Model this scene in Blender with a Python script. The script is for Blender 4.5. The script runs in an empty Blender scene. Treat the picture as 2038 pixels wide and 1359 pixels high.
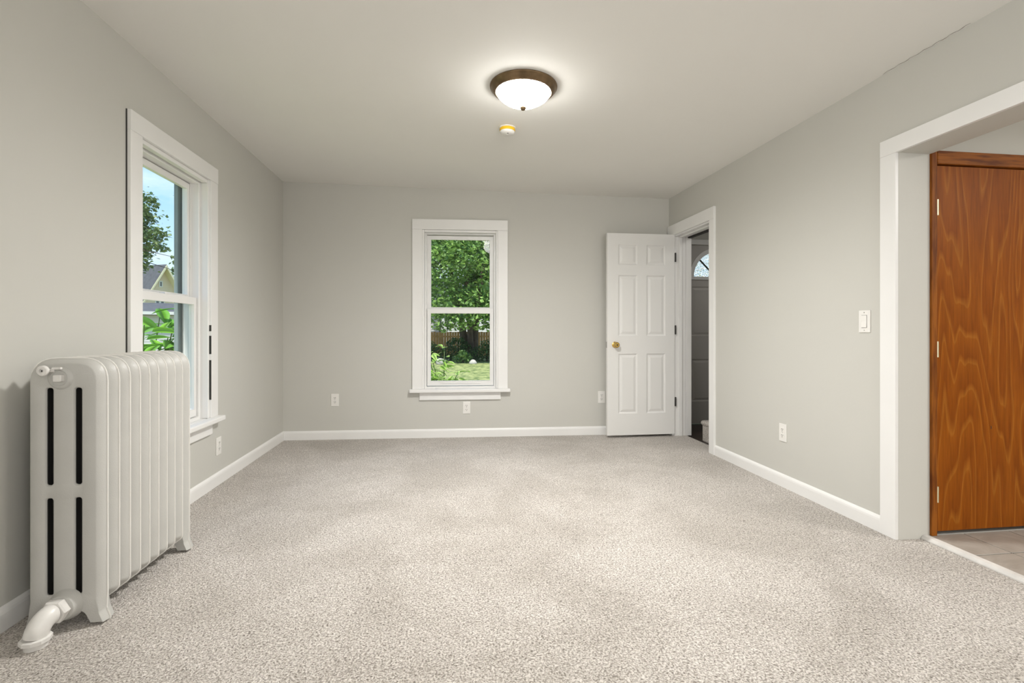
import bpy, bmesh, math, random
import numpy as np
from mathutils import Vector, Matrix
random.seed(7)
S = bpy.context.scene
C = S.collection
PI = math.pi

# ------------------------------------------------------------------ camera
cam = bpy.data.cameras.new('camera'); cam_o = bpy.data.objects.new('camera', cam); C.objects.link(cam_o)
cam.sensor_fit = 'HORIZONTAL'; cam.sensor_width = 36.0; cam.lens = 985.0 / 2038.0 * 36.0
cam.shift_y = -23.5 / 2038.0; cam.clip_start = 0.02; cam.clip_end = 300
YAW = math.atan(131.0 / 985.0)
cam_o.location = (0, 0, 1.06); cam_o.rotation_euler = (PI / 2, 0, -YAW)
S.camera = cam_o

# ------------------------------------------------------------------ exposure
S.view_settings.view_transform = 'Standard'; S.view_settings.look = 'None'
S.view_settings.exposure = 0.87; S.view_settings.gamma = 1.0
S.view_settings.use_curve_mapping = False

# ------------------------------------------------------------------ sky
SKY_STRENGTH = 0.80
world = bpy.data.worlds.new('sky'); S.world = world; world.use_nodes = True
wt = world.node_tree; wt.nodes.clear()
wo = wt.nodes.new('ShaderNodeOutputWorld'); wb = wt.nodes.new('ShaderNodeBackground')
tc = wt.nodes.new('ShaderNodeTexCoord'); sx = wt.nodes.new('ShaderNodeSeparateXYZ')
gr = wt.nodes.new('ShaderNodeValToRGB')
gr.color_ramp.elements[0].position = 0.0; gr.color_ramp.elements[0].color = (0.72, 0.85, 0.95, 1)
gr.color_ramp.elements[1].position = 0.5; gr.color_ramp.elements[1].color = (0.16, 0.40, 0.85, 1)
e = gr.color_ramp.elements.new(0.22); e.color = (0.36, 0.62, 0.93, 1)
wt.links.new(tc.outputs['Generated'], sx.inputs[0]); wt.links.new(sx.outputs['Z'], gr.inputs[0])
mp = wt.nodes.new('ShaderNodeMapping'); mp.inputs['Scale'].default_value = (2.2, 2.2, 6.0)
cn = wt.nodes.new('ShaderNodeTexNoise'); cn.inputs['Scale'].default_value = 1.6; cn.inputs['Detail'].default_value = 7; cn.inputs['Roughness'].default_value = 0.6
cr = wt.nodes.new('ShaderNodeValToRGB'); cr.color_ramp.elements[0].position = 0.42; cr.color_ramp.elements[1].position = 0.72
cr.color_ramp.elements[1].color = (0.85, 0.85, 0.85, 1)
mx = wt.nodes.new('ShaderNodeMixRGB'); mx.inputs[2].default_value = (0.90, 0.94, 0.98, 1)
wt.links.new(tc.outputs['Generated'], mp.inputs[0]); wt.links.new(mp.outputs[0], cn.inputs['Vector'])
wt.links.new(cn.outputs['Fac'], cr.inputs[0]); wt.links.new(cr.outputs[0], mx.inputs[0]); wt.links.new(gr.outputs[0], mx.inputs[1])
wt.links.new(mx.outputs[0], wb.inputs[0]); wb.inputs[1].default_value = SKY_STRENGTH; wt.links.new(wb.outputs[0], wo.inputs[0])

def light(name, kind, loc, energy, color=(1, 1, 1), rot=(0, 0, 0), **kw):
    l = bpy.data.lights.new(name, kind); l.energy = energy; l.color = color
    for k, v in kw.items(): setattr(l, k, v)
    o = bpy.data.objects.new(name, l); C.objects.link(o); o.location = loc; o.rotation_euler = rot
    return o
def aim(o, d): o.rotation_euler = Vector(d).to_track_quat('-Z', 'Y').to_euler()

sun = light('sun', 'SUN', (-2, -8, 20), 3.6, (1.0, 0.96, 0.88), angle=0.02)
aim(sun, (0.10, 0.42, -1.0))
# added fill light at the left wall behind the camera; no window there
LX0 = -1.553
rear = light('side_wall_fill', 'AREA', (LX0 + 0.02, -0.75, 1.40), 19, (0.985, 0.985, 1.0), shape='RECTANGLE', size=1.5, size_y=1.3)
aim(rear, (1, 0, 0))
rear2 = light('rear_wall_fill', 'AREA', (1.45, -1.46, 1.62), 19, (0.985, 0.99, 1.0), shape='RECTANGLE', size=1.4, size_y=1.3)  # added fill light before the solid rear wall, which has no window
aim(rear2, (0, 1, 0))
# the kitchen's ceiling light
kit = light('kitchen_light', 'AREA', (4.3, 0.4, 2.34), 45, (1.0, 0.97, 0.93), shape='DISK', size=0.9)
hal = light('hall_light', 'AREA', (3.0, 4.2, 2.28), 2.2, (1.0, 0.98, 0.95), shape='DISK', size=0.4)  # small disk area light just under the hall ceiling
LAMP_RADIANCE = 24.0

# ------------------------------------------------------------------ materials
def mat(name, col, rough=0.6, metal=0.0, spec=0.5, bump=None, var=None, coat=0.0):
    """col linear; bump=(scale,strength,distance); var=(scale,amount) gentle colour variation"""
    m = bpy.data.materials.new(name); m.use_nodes = True; nt = m.node_tree; b = nt.nodes['Principled BSDF']
    b.inputs['Base Color'].default_value = (*col, 1); b.inputs['Roughness'].default_value = rough
    b.inputs['Metallic'].default_value = metal; b.inputs['Specular IOR Level'].default_value = spec
    b.inputs['Coat Weight'].default_value = coat
    t = None
    if bump or var: t = nt.nodes.new('ShaderNodeTexCoord')
    if bump:
        n = nt.nodes.new('ShaderNodeTexNoise'); n.inputs['Scale'].default_value = bump[0]; n.inputs['Detail'].default_value = 4
        bu = nt.nodes.new('ShaderNodeBump'); bu.inputs['Strength'].default_value = bump[1]; bu.inputs['Distance'].default_value = bump[2]
        nt.links.new(t.outputs['Object'], n.inputs['Vector']); nt.links.new(n.outputs['Fac'], bu.inputs['Height']); nt.links.new(bu.outputs[0], b.inputs['Normal'])
    if var:
        n = nt.nodes.new('ShaderNodeTexNoise'); n.inputs['Scale'].default_value = var[0]; n.inputs['Detail'].default_value = 5
        r = nt.nodes.new('ShaderNodeValToRGB'); a = var[1]
        r.color_ramp.elements[0].position = 0.3; r.color_ramp.elements[1].position = 0.7
        r.color_ramp.elements[0].color = (*[c * (1 - a) for c in col], 1); r.color_ramp.elements[1].color = (*[min(1, c * (1 + a)) for c in col], 1)
        nt.links.new(t.outputs['Object'], n.inputs['Vector']); nt.links.new(n.outputs['Fac'], r.inputs[0]); nt.links.new(r.outputs[0], b.inputs['Base Color'])
    return m

M = {}
M['wall'] = mat('wall_paint', (0.585, 0.574, 0.530), 0.65, bump=(90, 0.10, 0.002), var=(1.3, 0.012))
M['ceiling'] = mat('ceiling_paint', (0.82, 0.805, 0.765), 0.8, bump=(70, 0.10, 0.002), var=(1.1, 0.015))
M['trim'] = mat('white_trim_paint', (0.83, 0.82, 0.80), 0.38, bump=(60, 0.06, 0.001), var=(4, 0.015))
M['vinyl'] = mat('white_vinyl', (0.82, 0.81, 0.79), 0.32)
M['door'] = mat('door_paint', (0.78, 0.77, 0.745), 0.40, bump=(120, 0.05, 0.001))
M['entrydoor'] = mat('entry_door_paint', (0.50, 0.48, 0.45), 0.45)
M['plate'] = mat('plate_plastic', (0.82, 0.80, 0.76), 0.3)
M['slot'] = mat('socket_slot', (0.03, 0.028, 0.025), 0.6)
M['radiator'] = mat('radiator_paint', (0.50, 0.492, 0.465), 0.42, bump=(260, 0.30, 0.002), var=(9, 0.03))
M['radiator_light'] = mat('valve_paint', (0.72, 0.70, 0.67), 0.35, bump=(120, 0.15, 0.001), var=(30, 0.06))
M['seam'] = mat('worn_seam_highlight', (0.90, 0.88, 0.84), 0.35)  # worn ridge paint, brightened to stand for light caught along the seams
M['iron'] = mat('cavity_shade_iron', (0.03, 0.028, 0.025), 0.8)  # shade of the inner cavities painted in as near-black iron
M['brass'] = mat('brass', (0.62, 0.42, 0.12), 0.25, metal=1.0)
M['pale_brass'] = mat('pale_brass', (0.78, 0.72, 0.48), 0.35, metal=0.6)
M['black_metal'] = mat('dark_hinge_metal', (0.035, 0.032, 0.03), 0.5, metal=0.5)
M['steel'] = mat('steel', (0.45, 0.44, 0.42), 0.35, metal=1.0)
M['bronze'] = mat('brushed_bronze', (0.20, 0.135, 0.075), 0.38, metal=0.85, var=(14, 0.35))
M['yellow'] = mat('yellow_plastic', (0.85, 0.52, 0.02), 0.4)
M['dark_gap'] = mat('dark_strip', (0.03, 0.027, 0.024), 0.8)  # for the dark strip under the hall doorway head
M['ext_trim'] = mat('grey_green_exterior_trim', (0.22, 0.27, 0.27), 0.6, var=(6, 0.1))
M['ext_siding'] = mat('exterior_siding', (0.55, 0.55, 0.52), 0.7)
M['dark_floor'] = mat('dark_hall_floor', (0.035, 0.024, 0.018), 0.45, var=(8, 0.4))
M['threshold'] = mat('threshold_paint', (0.66, 0.64, 0.61), 0.5, var=(12, 0.12))
M['grout'] = mat('grout', (0.045, 0.038, 0.03), 0.9)
M['bark'] = mat('bark', (0.07, 0.05, 0.035), 0.9, bump=(20, 0.8, 0.02), var=(5, 0.4))
M['stem'] = mat('green_stem', (0.12, 0.16, 0.05), 0.6)
M['rock'] = mat('pale_rock', (0.44, 0.41, 0.36), 0.8, bump=(6, 0.5, 0.03), var=(5, 0.15))
M['cream'] = mat('cream_siding', (0.72, 0.60, 0.44), 0.7)
M['cream_trim'] = mat('cream_bargeboard', (0.74, 0.68, 0.45), 0.7)
M['white_siding'] = mat('white_siding', (0.62, 0.61, 0.59), 0.7)
M['grey_siding'] = mat('grey_siding', (0.52, 0.49, 0.46), 0.7)
M['roof'] = mat('asphalt_shingle', (0.075, 0.077, 0.085), 0.9, bump=(12, 0.5, 0.03), var=(3, 0.2))
M['pane_dark'] = mat('far_window_pane', (0.10, 0.12, 0.13), 0.15)
M['fence'] = mat('cedar_fence', (0.42, 0.22, 0.07), 0.8, var=(4, 0.25))
M['deck'] = mat('weathered_deck', (0.14, 0.13, 0.12), 0.8)
M['white_ext'] = mat('white_exterior', (0.7, 0.69, 0.67), 0.6)

def glass(name, bumpy=False):
    m = bpy.data.materials.new(name); m.use_nodes = True; nt = m.node_tree; nt.nodes.clear()
    o = nt.nodes.new('ShaderNodeOutputMaterial'); mi = nt.nodes.new('ShaderNodeMixShader')
    tr = nt.nodes.new('ShaderNodeBsdfTransparent'); gl = nt.nodes.new('ShaderNodeBsdfGlossy'); fr = nt.nodes.new('ShaderNodeFresnel')
    tr.inputs[0].default_value = (0.97, 0.985, 0.98, 1); gl.inputs['Roughness'].default_value = 0.02; fr.inputs[0].default_value = 1.33
    ge = nt.nodes.new('ShaderNodeNewGeometry'); iv = nt.nodes.new('ShaderNodeMath'); iv.operation = 'SUBTRACT'; iv.inputs[0].default_value = 1.0; mu = nt.nodes.new('ShaderNodeMath'); mu.operation = 'MULTIPLY'
    nt.links.new(ge.outputs['Backfacing'], iv.inputs[1]); nt.links.new(iv.outputs[0], mu.inputs[0]); nt.links.new(fr.outputs[0], mu.inputs[1])
    nt.links.new(mu.outputs[0], mi.inputs[0]); nt.links.new(tr.outputs[0], mi.inputs[1]); nt.links.new(gl.outputs[0], mi.inputs[2]); nt.links.new(mi.outputs[0], o.inputs[0])
    return m
M['glass'] = glass('window_glass')
def cut_glass():
    m = bpy.data.materials.new('hammered_glass'); m.use_nodes = True; nt = m.node_tree; b = nt.nodes['Principled BSDF']
    b.inputs['Transmission Weight'].default_value = 1; b.inputs['Roughness'].default_value = 0.05; b.inputs['IOR'].default_value = 1.4
    v = nt.nodes.new('ShaderNodeTexVoronoi'); v.inputs['Scale'].default_value = 38; bu = nt.nodes.new('ShaderNodeBump')
    t = nt.nodes.new('ShaderNodeTexCoord'); nt.links.new(t.outputs['Object'], v.inputs['Vector'])
    bu.inputs['Strength'].default_value = 1.0; bu.inputs['Distance'].default_value = 0.01
    nt.links.new(v.outputs['Distance'], bu.inputs['Height']); nt.links.new(bu.outputs[0], b.inputs['Normal'])
    return m
M['cut_glass'] = cut_glass()

def emis(name, col, s):
    m = bpy.data.materials.new(name); m.use_nodes = True; b = m.node_tree.nodes['Principled BSDF']
    b.inputs['Base Color'].default_value = (0.9, 0.88, 0.84, 1); b.inputs['Roughness'].default_value = 0.3
    b.inputs['Emission Color'].default_value = (*col, 1); b.inputs['Emission Strength'].default_value = s
    return m
M['lampglass'] = emis('lit_frosted_glass', (1.0, 0.98, 0.94), LAMP_RADIANCE)

def carpet():
    m = bpy.data.materials.new('carpet_pile'); m.use_nodes = True; nt = m.node_tree; b = nt.nodes['Principled BSDF']; L = nt.links.new
    b.inputs['Roughness'].default_value = 0.95; b.inputs['Specular IOR Level'].default_value = 0.1
    b.inputs['Sheen Weight'].default_value = 0.25; b.inputs['Sheen Roughness'].default_value = 0.6
    t = nt.nodes.new('ShaderNodeTexCoord')
    mpp = nt.nodes.new('ShaderNodeMapping'); L(t.outputs['Object'], mpp.inputs[0])
    # warp so that the yarn tips look like short twisted flecks
    wn = nt.nodes.new('ShaderNodeTexNoise'); wn.inputs['Scale'].default_value = 60; wn.inputs['Detail'].default_value = 1; L(mpp.outputs[0], wn.inputs['Vector'])
    wm = nt.nodes.new('ShaderNodeVectorMath'); wm.operation = 'MULTIPLY_ADD'; wm.inputs[1].default_value = (0.012, 0.012, 0.012)
    L(wn.outputs['Color'], wm.inputs[0]); L(mpp.outputs[0], wm.inputs[2])
    n1 = nt.nodes.new('ShaderNodeTexNoise'); n1.inputs['Scale'].default_value = 150; n1.inputs['Detail'].default_value = 2; n1.inputs['Roughness'].default_value = 0.6; L(wm.outputs[0], n1.inputs['Vector'])
    vo = nt.nodes.new('ShaderNodeTexVoronoi'); vo.inputs['Scale'].default_value = 210; L(wm.outputs[0], vo.inputs['Vector'])
    r1 = nt.nodes.new('ShaderNodeValToRGB')
    els = r1.color_ramp.elements; els[0].position = 0.30; els[0].color = (0.13, 0.105, 0.08, 1); els[1].position = 0.62; els[1].color = (0.76, 0.71, 0.655, 1)
    k = els.new(0.42); k.color = (0.37, 0.33, 0.285, 1); k = els.new(0.52); k.color = (0.55, 0.505, 0.455, 1)
    L(n1.outputs['Fac'], r1.inputs[0])
    # nap brushed one way or the other by the vacuum cleaner
    n2 = nt.nodes.new('ShaderNodeTexNoise'); n2.inputs['Scale'].default_value = 1.5; n2.inputs['Detail'].default_value = 6; n2.inputs['Roughness'].default_value = 0.62; n2.inputs['Distortion'].default_value = 0.5
    L(mpp.outputs[0], n2.inputs['Vector'])
    r2 = nt.nodes.new('ShaderNodeValToRGB'); r2.color_ramp.elements[0].position = 0.38; r2.color_ramp.elements[0].color = (0.85, 0.84, 0.825, 1)
    r2.color_ramp.elements[1].position = 0.60; r2.color_ramp.elements[1].color = (1.06, 1.06, 1.07, 1); L(n2.outputs['Fac'], r2.inputs[0])
    mu = nt.nodes.new('ShaderNodeMixRGB'); mu.blend_type = 'MULTIPLY'; mu.inputs[0].default_value = 1; L(r1.outputs[0], mu.inputs[1]); L(r2.outputs[0], mu.inputs[2])
    L(mu.outputs[0], b.inputs['Base Color'])
    ad = nt.nodes.new('ShaderNodeMath'); ad.operation = 'SUBTRACT'; L(n1.outputs['Fac'], ad.inputs[0])
    ml = nt.nodes.new('ShaderNodeMath'); ml.operation = 'MULTIPLY'; ml.inputs[1].default_value = 0.35; L(vo.outputs['Distance'], ml.inputs[0]); L(ml.outputs[0], ad.inputs[1])
    bu = nt.nodes.new('ShaderNodeBump'); bu.inputs['Strength'].default_value = 0.8; bu.inputs['Distance'].default_value = 0.012
    L(ad.outputs[0], bu.inputs['Height']); L(bu.outputs[0], b.inputs['Normal'])
    return m
M['carpet'] = carpet()

def plywood():
    m = bpy.data.materials.new('stained_plywood'); m.use_nodes = True; nt = m.node_tree; b = nt.nodes['Principled BSDF']; L = nt.links.new
    b.inputs['Roughness'].default_value = 0.45; b.inputs['Specular IOR Level'].default_value = 0.08
    t = nt.nodes.new('ShaderNodeTexCoord')
    mp_ = nt.nodes.new('ShaderNodeMapping'); mp_.inputs['Location'].default_value = (-0.62, 0, -0.25); mp_.inputs['Scale'].default_value = (2.6, 1, 0.27); L(t.outputs['Object'], mp_.inputs[0])
    n = nt.nodes.new('ShaderNodeTexNoise'); n.inputs['Scale'].default_value = 1.25; n.inputs['Detail'].default_value = 2.5; n.inputs['Roughness'].default_value = 0.45; L(mp_.outputs[0], n.inputs['Vector'])
    # rings = contour lines of the noise
    mm = nt.nodes.new('ShaderNodeMath'); mm.operation = 'MULTIPLY'; mm.inputs[1].default_value = 25.0; L(n.outputs['Fac'], mm.inputs[0])
    fr = nt.nodes.new('ShaderNodeMath'); fr.operation = 'FRACT'; L(mm.outputs[0], fr.inputs[0])
    r = nt.nodes.new('ShaderNodeValToRGB'); el = r.color_ramp.elements
    el[0].position = 0.0; el[0].color = (0.29, 0.082, 0.006, 1); el[1].position = 1.0; el[1].color = (0.29, 0.082, 0.006, 1)
    k = el.new(0.72); k.color = (0.235, 0.060, 0.004, 1); k = el.new(0.84); k.color = (0.30, 0.092, 0.009, 1); k = el.new(0.94); k.color = (0.35, 0.118, 0.013, 1)
    L(fr.outputs[0], r.inputs[0])
    mf = nt.nodes.new('ShaderNodeMapping'); mf.inputs['Scale'].default_value = (60, 60, 4); L(t.outputs['Object'], mf.inputs[0])
    nf = nt.nodes.new('ShaderNodeTexNoise'); nf.inputs['Scale'].default_value = 2; nf.inputs['Detail'].default_value = 4; L(mf.outputs[0], nf.inputs['Vector'])
    rf = nt.nodes.new('ShaderNodeValToRGB'); rf.color_ramp.elements[0].position = 0.3; rf.color_ramp.elements[0].color = (0.82, 0.80, 0.78, 1); rf.color_ramp.elements[1].position = 0.7; rf.color_ramp.elements[1].color = (1.1, 1.1, 1.1, 1)
    L(nf.outputs['Fac'], rf.inputs[0])
    mu = nt.nodes.new('ShaderNodeMixRGB'); mu.blend_type = 'MULTIPLY'; mu.inputs[0].default_value = 1; L(r.outputs[0], mu.inputs[1]); L(rf.outputs[0], mu.inputs[2])
    L(mu.outputs[0], b.inputs['Base Color'])
    return m
M['plywood'] = plywood()
def woodtrim(sc=(6, 40, 60)):
    m = bpy.data.materials.new('stained_pine_trim'); m.use_nodes = True; nt = m.node_tree; b = nt.nodes['Principled BSDF']; L = nt.links.new
    b.inputs['Roughness'].default_value = 0.5; b.inputs['Specular IOR Level'].default_value = 0.12
    t = nt.nodes.new('ShaderNodeTexCoord'); mp_ = nt.nodes.new('ShaderNodeMapping'); mp_.inputs['Scale'].default_value = sc; L(t.outputs['Object'], mp_.inputs[0])
    n = nt.nodes.new('ShaderNodeTexNoise'); n.inputs['Scale'].default_value = 1; n.inputs['Detail'].default_value = 4; L(mp_.outputs[0], n.inputs['Vector'])
    r = nt.nodes.new('ShaderNodeValToRGB'); r.color_ramp.elements[0].position = 0.35; r.color_ramp.elements[0].color = (0.13, 0.035, 0.006, 1)
    r.color_ramp.elements[1].position = 0.6; r.color_ramp.elements[1].color = (0.30, 0.095, 0.012, 1); L(n.outputs['Fac'], r.inputs[0]); L(r.outputs[0], b.inputs['Base Color'])
    return m
M['woodtrim'] = woodtrim(); M['woodtrim_v'] = woodtrim((60, 40, 5))
def tilemat():
    m = mat('stone_look_tile', (0.40, 0.355, 0.30), 0.35, var=(3.5, 0.0))
    nt = m.node_tree
    for n in nt.nodes:
        if n.type == 'VALTORGB':
            n.color_ramp.elements[0].color = (0.27, 0.245, 0.21, 1); n.color_ramp.elements[1].color = (0.47, 0.44, 0.395, 1)
        if n.type == 'TEX_NOISE': n.inputs['Distortion'].default_value = 1.5; n.inputs['Roughness'].default_value = 0.65
    return m
M['tile'] = tilemat()

def leafmat(name, c1, c2, rough=0.5, trans=0.35):
    m = bpy.data.materials.new(name); m.use_nodes = True; nt = m.node_tree; nt.nodes.clear(); L = nt.links.new
    o = nt.nodes.new('ShaderNodeOutputMaterial'); mi = nt.nodes.new('ShaderNodeMixShader'); mi.inputs[0].default_value = trans
    d = nt.nodes.new('ShaderNodeBsdfPrincipled'); d.inputs['Roughness'].default_value = rough; tl = nt.nodes.new('ShaderNodeBsdfTranslucent')
    g = nt.nodes.new('ShaderNodeNewGeometry'); oi = nt.nodes.new('ShaderNodeObjectInfo')
    ad = nt.nodes.new('ShaderNodeMath'); ad.operation = 'ADD'; L(g.outputs['Random Per Island'], ad.inputs[0]); L(oi.outputs['Random'], ad.inputs[1])
    fr = nt.nodes.new('ShaderNodeMath'); fr.operation = 'FRACT'; L(ad.outputs[0], fr.inputs[0])
    r = nt.nodes.new('ShaderNodeValToRGB'); r.color_ramp.elements[0].color = (*c1, 1); r.color_ramp.elements[1].color = (*c2, 1); L(fr.outputs[0], r.inputs[0])
    L(r.outputs[0], d.inputs['Base Color']); L(r.outputs[0], tl.inputs['Color']); L(d.outputs[0], mi.inputs[1]); L(tl.outputs[0], mi.inputs[2]); L(mi.outputs[0], o.inputs[0])
    return m
M['leaf_tree'] = leafmat('tree_leaves', (0.04, 0.12, 0.025), (0.40, 0.60, 0.16))
M['leaf_far'] = leafmat('far_tree_leaves', (0.05, 0.12, 0.03), (0.15, 0.26, 0.06))
M['leaf_dark'] = leafmat('dark_shrub_leaves', (0.02, 0.06, 0.02), (0.09, 0.18, 0.05))
M['leaf_branch'] = leafmat('olive_leaves', (0.06, 0.13, 0.04), (0.26, 0.33, 0.13), trans=0.2)
M['leaf_shrub'] = leafmat('bright_broad_leaves', (0.10, 0.34, 0.02), (0.30, 0.62, 0.06), 0.4, 0.4)
M['leaf_lime'] = leafmat('lime_broad_leaves', (0.30, 0.52, 0.07), (0.62, 0.80, 0.24), 0.4, 0.4)
def grassmat():
    m = mat('lawn', (0.30, 0.40, 0.12), 0.9, bump=(14, 1.0, 0.06), var=(7.0, 0.0))
    for n in m.node_tree.nodes:
        if n.type == 'VALTORGB':
            n.color_ramp.elements[0].color = (0.10, 0.14, 0.035, 1); n.color_ramp.elements[1].color = (0.36, 0.38, 0.14, 1)
            n.color_ramp.elements[0].position = 0.4; n.color_ramp.elements[1].position = 0.6
    return m
M['grass'] = grassmat()

# ------------------------------------------------------------------ helpers
def obj(name, bm, m, parent=None, loc=(0, 0, 0), rotz=0.0, smooth=False):
    me = bpy.data.meshes.new(name)
    bmesh.ops.recalc_face_normals(bm, faces=bm.faces)
    bm.to_mesh(me); bm.free()
    me.materials.append(M[m])
    if smooth:
        for p in me.polygons: p.use_smooth = True
        me.set_sharp_from_angle(angle=math.radians(38))
    return link(name, me, parent, loc, rotz)
def link(name, me, parent=None, loc=(0, 0, 0), rotz=0.0):
    o = bpy.data.objects.new(name, me); C.objects.link(o); o.location = loc; o.rotation_euler = (0, 0, rotz)
    if parent: o.parent = parent
    return o
def tag(o, label=None, cat=None, group=None, kind=None):
    if label: o['label'] = label
    if cat: o['category'] = cat
    if group: o['group'] = group
    if kind: o['kind'] = kind
    return o
def thing(name, label, cat, loc=(0, 0, 0), rotz=0.0, group=None, kind=None):
    o = bpy.data.objects.new(name, None); C.objects.link(o); o.location = loc; o.rotation_euler = (0, 0, rotz); o.empty_display_size = 0.1
    return tag(o, label, cat, group, kind)
def dup(o, parent=None, loc=None):
    c = o.copy(); C.objects.link(c)
    if parent: c.parent = parent
    if loc is not None: c.location = loc
    for ch in list(o.children): dup(ch, c)
    return c
def box(bm, x0, x1, y0, y1, z0, z1, bev=0.0, seg=2):
    t = bmesh.new()
    vs = [t.verts.new(p) for p in ((x0, y0, z0), (x1, y0, z0), (x1, y1, z0), (x0, y1, z0), (x0, y0, z1), (x1, y0, z1), (x1, y1, z1), (x0, y1, z1))]
    for f in ((0, 3, 2, 1), (4, 5, 6, 7), (0, 1, 5, 4), (1, 2, 6, 5), (2, 3, 7, 6), (3, 0, 4, 7)): t.faces.new([vs[i] for i in f])
    if bev: bmesh.ops.bevel(t, geom=list(t.edges), offset=bev, segments=seg, affect='EDGES', profile=0.5)
    me = bpy.data.meshes.new('tmp'); t.to_mesh(me); t.free(); bm.from_mesh(me); bpy.data.meshes.remove(me)
    return bm
def bx(*a, **k): return box(bmesh.new(), *a, **k)
def lathe(prof, n=48, axis='Z', bm=None, org=(0, 0, 0)):
    """prof = [(r,h)...] revolved about Z (or Y: h runs along -Y)"""
    bm = bm or bmesh.new(); rings = []
    for r, h in prof:
        ring = []
        for i in range(n if r > 1e-6 else 1):
            a = 2 * PI * i / n
            p = Vector((r * math.cos(a), r * math.sin(a), h))
            if axis == 'Y': p = Vector((p.x, -p.z, p.y))
            ring.append(bm.verts.new(p + Vector(org)))
        rings.append(ring)
    for a, b in zip(rings, rings[1:]):
        for i in range(n):
            j = (i + 1) % n
            if len(a) == 1 and len(b) == 1: break
            if len(a) == 1: bm.faces.new((a[0], b[i], b[j]))
            elif len(b) == 1: bm.faces.new((a[i], b[0], a[j]))
            else: bm.faces.new((a[i], b[i], b[j], a[j]))
    return bm
def tube(pts, rad, n=16, bm=None, caps=True):
    bm = bm or bmesh.new(); pts = [Vector(p) for p in pts]; rings = []
    if not hasattr(rad, '__len__'): rad = [rad] * len(pts)
    up = None
    for i, p in enumerate(pts):
        d = (pts[min(i + 1, len(pts) - 1)] - pts[max(i - 1, 0)]).normalized()
        if up is None: up = Vector((0, 0, 1)) if abs(d.z) < 0.9 else Vector((1, 0, 0))
        u = (up - d * up.dot(d)).normalized(); v = d.cross(u); up = u
        rings.append([bm.verts.new(p + (u * math.cos(2 * PI * k / n) + v * math.sin(2 * PI * k / n)) * rad[i]) for k in range(n)])
    for a, b in zip(rings, rings[1:]):
        for i in range(n): bm.faces.new((a[i], b[i], b[(i + 1) % n], a[(i + 1) % n]))
    if caps: bm.faces.new(rings[0][::-1]); bm.faces.new(rings[-1])
    return bm
def prism_x(prof, x0, x1, bm=None):
    """polygon (y,z) swept along x"""
    bm = bm or bmesh.new()
    a = [bm.verts.new((x0, y, z)) for y, z in prof]; b = [bm.verts.new((x1, y, z)) for y, z in prof]
    for i in range(len(prof)):
        j = (i + 1) % len(prof); bm.faces.new((a[i], a[j], b[j], b[i]))
    bm.faces.new(a[::-1]); bm.faces.new(b)
    return bm

# ------------------------------------------------------------------ room numbers (metres)
LX, RX = -1.553, 2.260                       # left and right wall
PB, QB = Vector((LX, 4.996)), Vector((RX, 4.8085))   # back wall runs slightly askew
BANG = math.atan2(QB.y - PB.y, QB.x - PB.x); BLEN = (QB - PB).length
YR = -1.55                                   # wall behind the camera
TW = 0.15                                    # outer wall
TI = 0.178                                   # inner wall on the right
def zc(x, y): return 2.476 - (x - LX) * 0.0221 + (y - 3.4) * 0.0035

def wall(name, length, thick, holes, loc, rotz, height=2.44, m='wall', x0=0.0, label=None):
    """local x along the wall, +y out of the room, holes=(x0,x1,z0,z1)"""
    xs = sorted({x0, length, *[h[0] for h in holes], *[h[1] for h in holes]}); zs = sorted({0.0, height, *[h[2] for h in holes], *[h[3] for h in holes]})
    bm = bmesh.new(); full = {}
    for i in range(len(xs) - 1):
        for k in range(len(zs) - 1):
            cx, cz = (xs[i] + xs[i + 1]) / 2, (zs[k] + zs[k + 1]) / 2
            full[i, k] = not any(h[0] < cx < h[1] and h[2] < cz < h[3] for h in holes)
    V = {}
    def v(i, y, k):
        if (i, y, k) not in V: V[i, y, k] = bm.verts.new((xs[i], y, zs[k]))
        return V[i, y, k]
    for (i, k), f in full.items():
        if not f: continue
        bm.faces.new((v(i, 0, k), v(i + 1, 0, k), v(i + 1, 0, k + 1), v(i, 0, k + 1)))
        bm.faces.new((v(i, thick, k), v(i, thick, k + 1), v(i + 1, thick, k + 1), v(i + 1, thick, k)))
        for di, dk, e in ((-1, 0, ((i, k), (i, k + 1))), (1, 0, ((i + 1, k), (i + 1, k + 1))), (0, -1, ((i, k), (i + 1, k))), (0, 1, ((i, k + 1), (i + 1, k + 1)))):
            if not full.get((i + di, k + dk), False):
                (a, c), (b, d) = e
                bm.faces.new((v(a, 0, c), v(b, 0, d), v(b, thick, d), v(a, thick, c)))
    o = obj(name, bm, m, None, loc, rotz)
    return tag(o, label, 'wall', kind='structure')

WZ0, WZ1 = 0.442, 2.045
WINB = 0.139                                 # back window centre, world x
SB = (WINB - LX) / math.cos(BANG)
WINL_Y = 3.117                               # left window centre, world y
wall('wall_back', BLEN + 0.15, TW, [(SB - 0.372, SB + 0.372, WZ0, WZ1)], (PB.x, PB.y, 0), BANG, 2.55, label='pale greige painted wall at the far end of the room')
wall('wall_left', 5.10 - YR, TW, [(WINL_Y - YR - 0.372, WINL_Y - YR + 0.372, WZ0, WZ1)], (LX, YR, 0), PI / 2, 2.55, label='pale greige painted wall on the left behind the radiator')
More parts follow.
